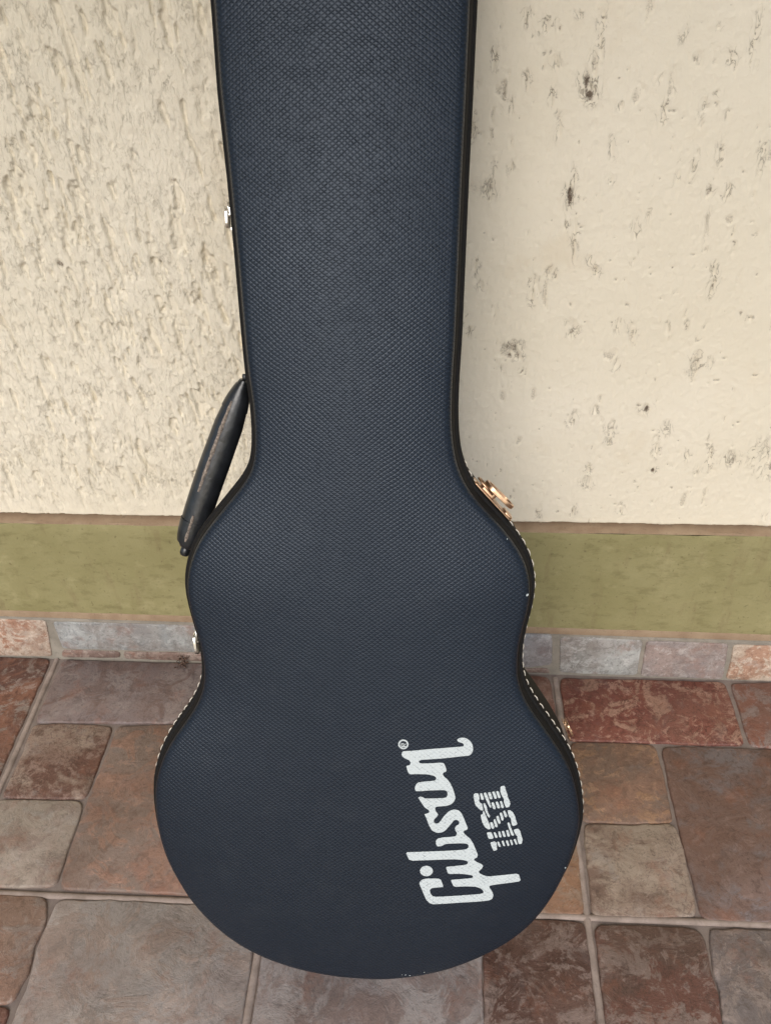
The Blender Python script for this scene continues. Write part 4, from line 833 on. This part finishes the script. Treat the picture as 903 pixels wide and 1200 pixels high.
def merge(parts):
    V, Fc = [], []
    for v, f in parts:
        b = len(V); V += list(v); Fc += [tuple(i + b for i in q) for q in f]
    return V, Fc
def ring_slab(po, pi_, z0, z1, tilt=0.0):
    tr = lambda Q, z: [(x, y, z + tilt * x) for x, y in Q]
    a = loft([tr(pi_, z0), tr(po, z0), tr(po, z1), tr(pi_, z1), tr(pi_, z0)])
    return a
def latch(u, v, mat, depth=0.031, sc=1.0):
    # local x along the edge, y into the depth of the case, z out of its side
    base = mesh_obj('latch', *merge([slab(rrect(0.050, 0.020, 0.004), 0.0, 0.0016), slab([(x - 0.019, y) for x, y in rrect(0.010, 0.016, 0.003)], 0.0014, 0.0034),
                                     slab([(x + 0.008, y) for x, y in rrect(0.016, 0.013, 0.003)], 0.0014, 0.0062)]), mat, case, smooth=True, sharp=40)
    p, n = edge_frame(u, v)
    zax = Vector((n[0], 0, n[1])); yax = Vector((0, 1, 0)); xax = yax.cross(zax)
    if xax.z < 0: xax = -xax; yax = -yax
    o = Vector((p[0], depth, p[1])) + zax * 0.0067
    xax, yax, zax = xax * sc, yax * sc, zax * sc
    base.matrix_local = Matrix(((xax.x, yax.x, zax.x, o.x), (xax.y, yax.y, zax.y, o.y), (xax.z, yax.z, zax.z, o.z), (0, 0, 0, 1)))
    # round-ended draw lever standing off the plate, its rim raised
    lev = mesh_obj('lever', *merge([slab([(x - 0.001, y) for x, y in rrect(0.034, 0.021, 0.0104, 8)], 0.0066, 0.0082, 0.0005, -0.05),
                                    ring_slab([(x - 0.001, y) for x, y in rrect(0.034, 0.021, 0.0104, 8)], [(x - 0.001, y) for x, y in rrect(0.0275, 0.0145, 0.0072, 8)], 0.0080, 0.0102, -0.05)]), mat, base, smooth=True, sharp=40)
    # wire loop to the catch
    Vv, Ff = [], []
    path = [(0.004, -0.006, 0.0045), (0.020, -0.006, 0.0050), (0.0225, 0.0, 0.0050), (0.020, 0.006, 0.0050), (0.004, 0.006, 0.0045)]
    rings = []
    for i, q in enumerate(path):
        a = Vector(path[max(0, i - 1)]); b = Vector(path[min(len(path) - 1, i + 1)]); t = (b - a).normalized()
        s1 = t.cross(Vector((0, 0, 1))).normalized(); s2 = s1.cross(t)
        rings.append([tuple(Vector(q) + s1 * 0.0011 * math.cos(k * math.pi / 3) + s2 * 0.0011 * math.sin(k * math.pi / 3)) for k in range(6)])
    mesh_obj('wire_loop', *loft(rings, cap0=True, cap1=True), mat, base, smooth=True)
    for sx in (-0.0215, 0.0215):
        rv = [[(sx + 0.0018 * c_ * math.cos(k * math.pi / 4), 0.006 * (1 if sx > 0 else -1) + 0.0018 * c_ * math.sin(k * math.pi / 4), z) for k in range(8)] for c_, z in ((1, 0.0014), (0.9, 0.0022), (0.4, 0.0027))]
        mesh_obj('rivet', *loft(rv, cap1=True), mat, base, smooth=True)
    return base
latch(*D_latches['right'], M['brass'])
latch(*D_latches['neck'], M['chrome'], sc=0.52)
latch(*D_latches['lwaist'], M['chrome'], sc=0.65)
latch(*D_latches['rwaist'], M['brass'], depth=0.080, sc=0.5)

# handle ----------------------------------------------------------------
HD = 0.058
hp = resample(np.array(D_handle), 0.004, closed=False)
hp = smooth_loop(hp, 12, 0.5, closed=False)
nh = len(hp)
tan = np.gradient(hp, axis=0); tan /= np.linalg.norm(tan, axis=1)[:, None]
nrm = np.stack([tan[:, 1], -tan[:, 0]], 1)
nrm *= np.where(nrm[:, :1] > 0, -1, 1)                       # away from the case
s = np.linspace(0, 1, nh)
def grip_ring(i, k=20, sc=1.0):
    q = s[i]
    wa = float(np.interp(q, [0, .04, .10, .18, .26, .5, .8, .9, .95, .985, 1], [.0048, .0073, .0100, .0122, .0136, .0142, .0138, .0130, .0118, .0100, .0074])) * sc
    wb = (wa / sc * 0.55 + 0.0040) * sc
    P = []
    for j in range(k):
        a = 2 * math.pi * j / k
        ca, sa_ = math.cos(a), math.sin(a)
        r1 = math.copysign(abs(ca) ** 0.95, ca) * wa; r2 = math.copysign(abs(sa_) ** 1.15, sa_) * wb
        P.append((hp[i, 0] + nrm[i, 0] * r1, HD + r2, hp[i, 1] + nrm[i, 1] * r1))
    return P
V, Fc = loft([grip_ring(i) for i in range(nh)], cap0=True, cap1=True)
handle = mesh_obj('handle', V, Fc, M['leather'], case, smooth=True, sharp=60)
handle['label'] = 'black leather grip with worn grey seam'
# the sewn seam along the front of the grip
def seam(i0, i1, ang, w, mat, name):
    rings = []
    for i in range(i0, i1):
        R_ = grip_ring(i, 72); j = int(round(ang / 360 * 72)) % 72
        c = Vector(R_[j]); out = (c - Vector((hp[i, 0], HD, hp[i, 1]))).normalized()
        tt = Vector((tan[i, 0], 0, tan[i, 1])); sd = out.cross(tt).normalized()
        f = w * (1 - 0.5 * (abs(2 * (i - i0) / max(1, i1 - i0 - 1) - 1)) ** 6) * (1 + 0.35 * math.sin(i * 1.7) * math.sin(i * 0.6))
        rings.append([tuple(c - sd * f - out * .0012), tuple(c - sd * f * .7 + out * .0009), tuple(c + out * .0016), tuple(c + sd * f * .7 + out * .0009), tuple(c + sd * f - out * .0012)])
    V, Fc = loft(rings, closed=False)
    return mesh_obj(name, V, Fc, mat, handle, smooth=True)
a_, b_, c_, d_ = int(nh * .13), int(nh * .68), int(nh * .78), nh - 2
seam(a_, b_, 286, 0.0019, M['seam'], 'seam')
seam(c_, d_, 276, 0.0018, M['seam'], 'seam')
# leather end wraps
for i0, i1 in ((int(nh * .03), int(nh * .20)), (int(nh * .83), int(nh * .985))):
    V, Fc = loft([grip_ring(i, 20, 1.07) for i in range(i0, i1)], cap0=True, cap1=True)
    mesh_obj('end_wrap', V, Fc, M['leather'], handle, smooth=True, sharp=50)
def rod(A, B_, r_, mat, name, parent, k=8):
    A, B_ = Vector(A), Vector(B_); t = (B_ - A).normalized(); s1 = t.orthogonal().normalized(); s2 = t.cross(s1)
    rings = [[tuple(c + s1 * q * r_ * math.cos(2 * math.pi * j / k) + s2 * q * r_ * math.sin(2 * math.pi * j / k)) for j in range(k)] for c, q in ((A, .7), (A + t * r_ * .4, 1), (B_ - t * r_ * .4, 1), (B_, .7))]
    return mesh_obj(name, *loft(rings, cap0=True, cap1=True), mat, parent, smooth=True, sharp=50)
for f_, L_ in ((0.72, 0.030),):
    i = int(nh * f_); p0 = (hp[i, 0], HD, hp[i, 1]); q = edge_frame(hp[i, 0] , hp[i, 1])[0]
    rod(p0, (q[0], HD, q[1] ), 0.0016, M['brass'], 'handle_post', handle)
rod((hp[-1, 0], HD, hp[-1, 1]), (hp[-1, 0] - 0.003, HD - 0.001, hp[-1, 1] - 0.009), 0.0050, M['leather'], 'end_loop', handle)
rod((hp[0, 0], HD, hp[0, 1]), (hp[0, 0] + 0.000, HD, hp[0, 1] + 0.006), 0.0024, M['leather'], 'end_loop', handle)

# ================================================================== FLUFF by the skirting
def fluff():
    rs = random.Random(4); V, Fc = [], []
    c = D_clump[0]
    for k in range(46):
        t = rs.random()
        x = c[0] + rs.gauss(0, .004) ; y = c[1] * (1 - t) - 0.004 * t + rs.gauss(0, .003); z = 0.002 + abs(rs.gauss(0, .003)) + t * t * .012
        y = min(y, -0.003)
        a = Vector((rs.gauss(0, 1), rs.gauss(0, 1), rs.gauss(0, .7))).normalized() * rs.uniform(.002, .007)
        b = Vector((rs.gauss(0, 1), rs.gauss(0, 1), rs.gauss(0, .7))).normalized() * rs.uniform(.0005, .0018)
        p = Vector((x, y, z)); n = len(V)
        d = a.cross(b).normalized() * .0007
        V += [tuple(p - a), tuple(p + b), tuple(p + a), tuple(p - b), tuple(p + d), tuple(p - d)]
        for tri in ((0, 1, 4), (1, 2, 4), (2, 3, 4), (3, 0, 4), (1, 0, 5), (2, 1, 5), (3, 2, 5), (0, 3, 5)): Fc.append(tuple(n + q for q in tri))
    V = [(x, min(y, -0.0005), max(z, 0.0002)) for x, y, z in V]
    return mesh_obj('dust_clump', V, Fc, M['dirt'])
tag(fluff(), 'small dark clump of dust on the tile by the skirting, left of the case', 'dust clump')
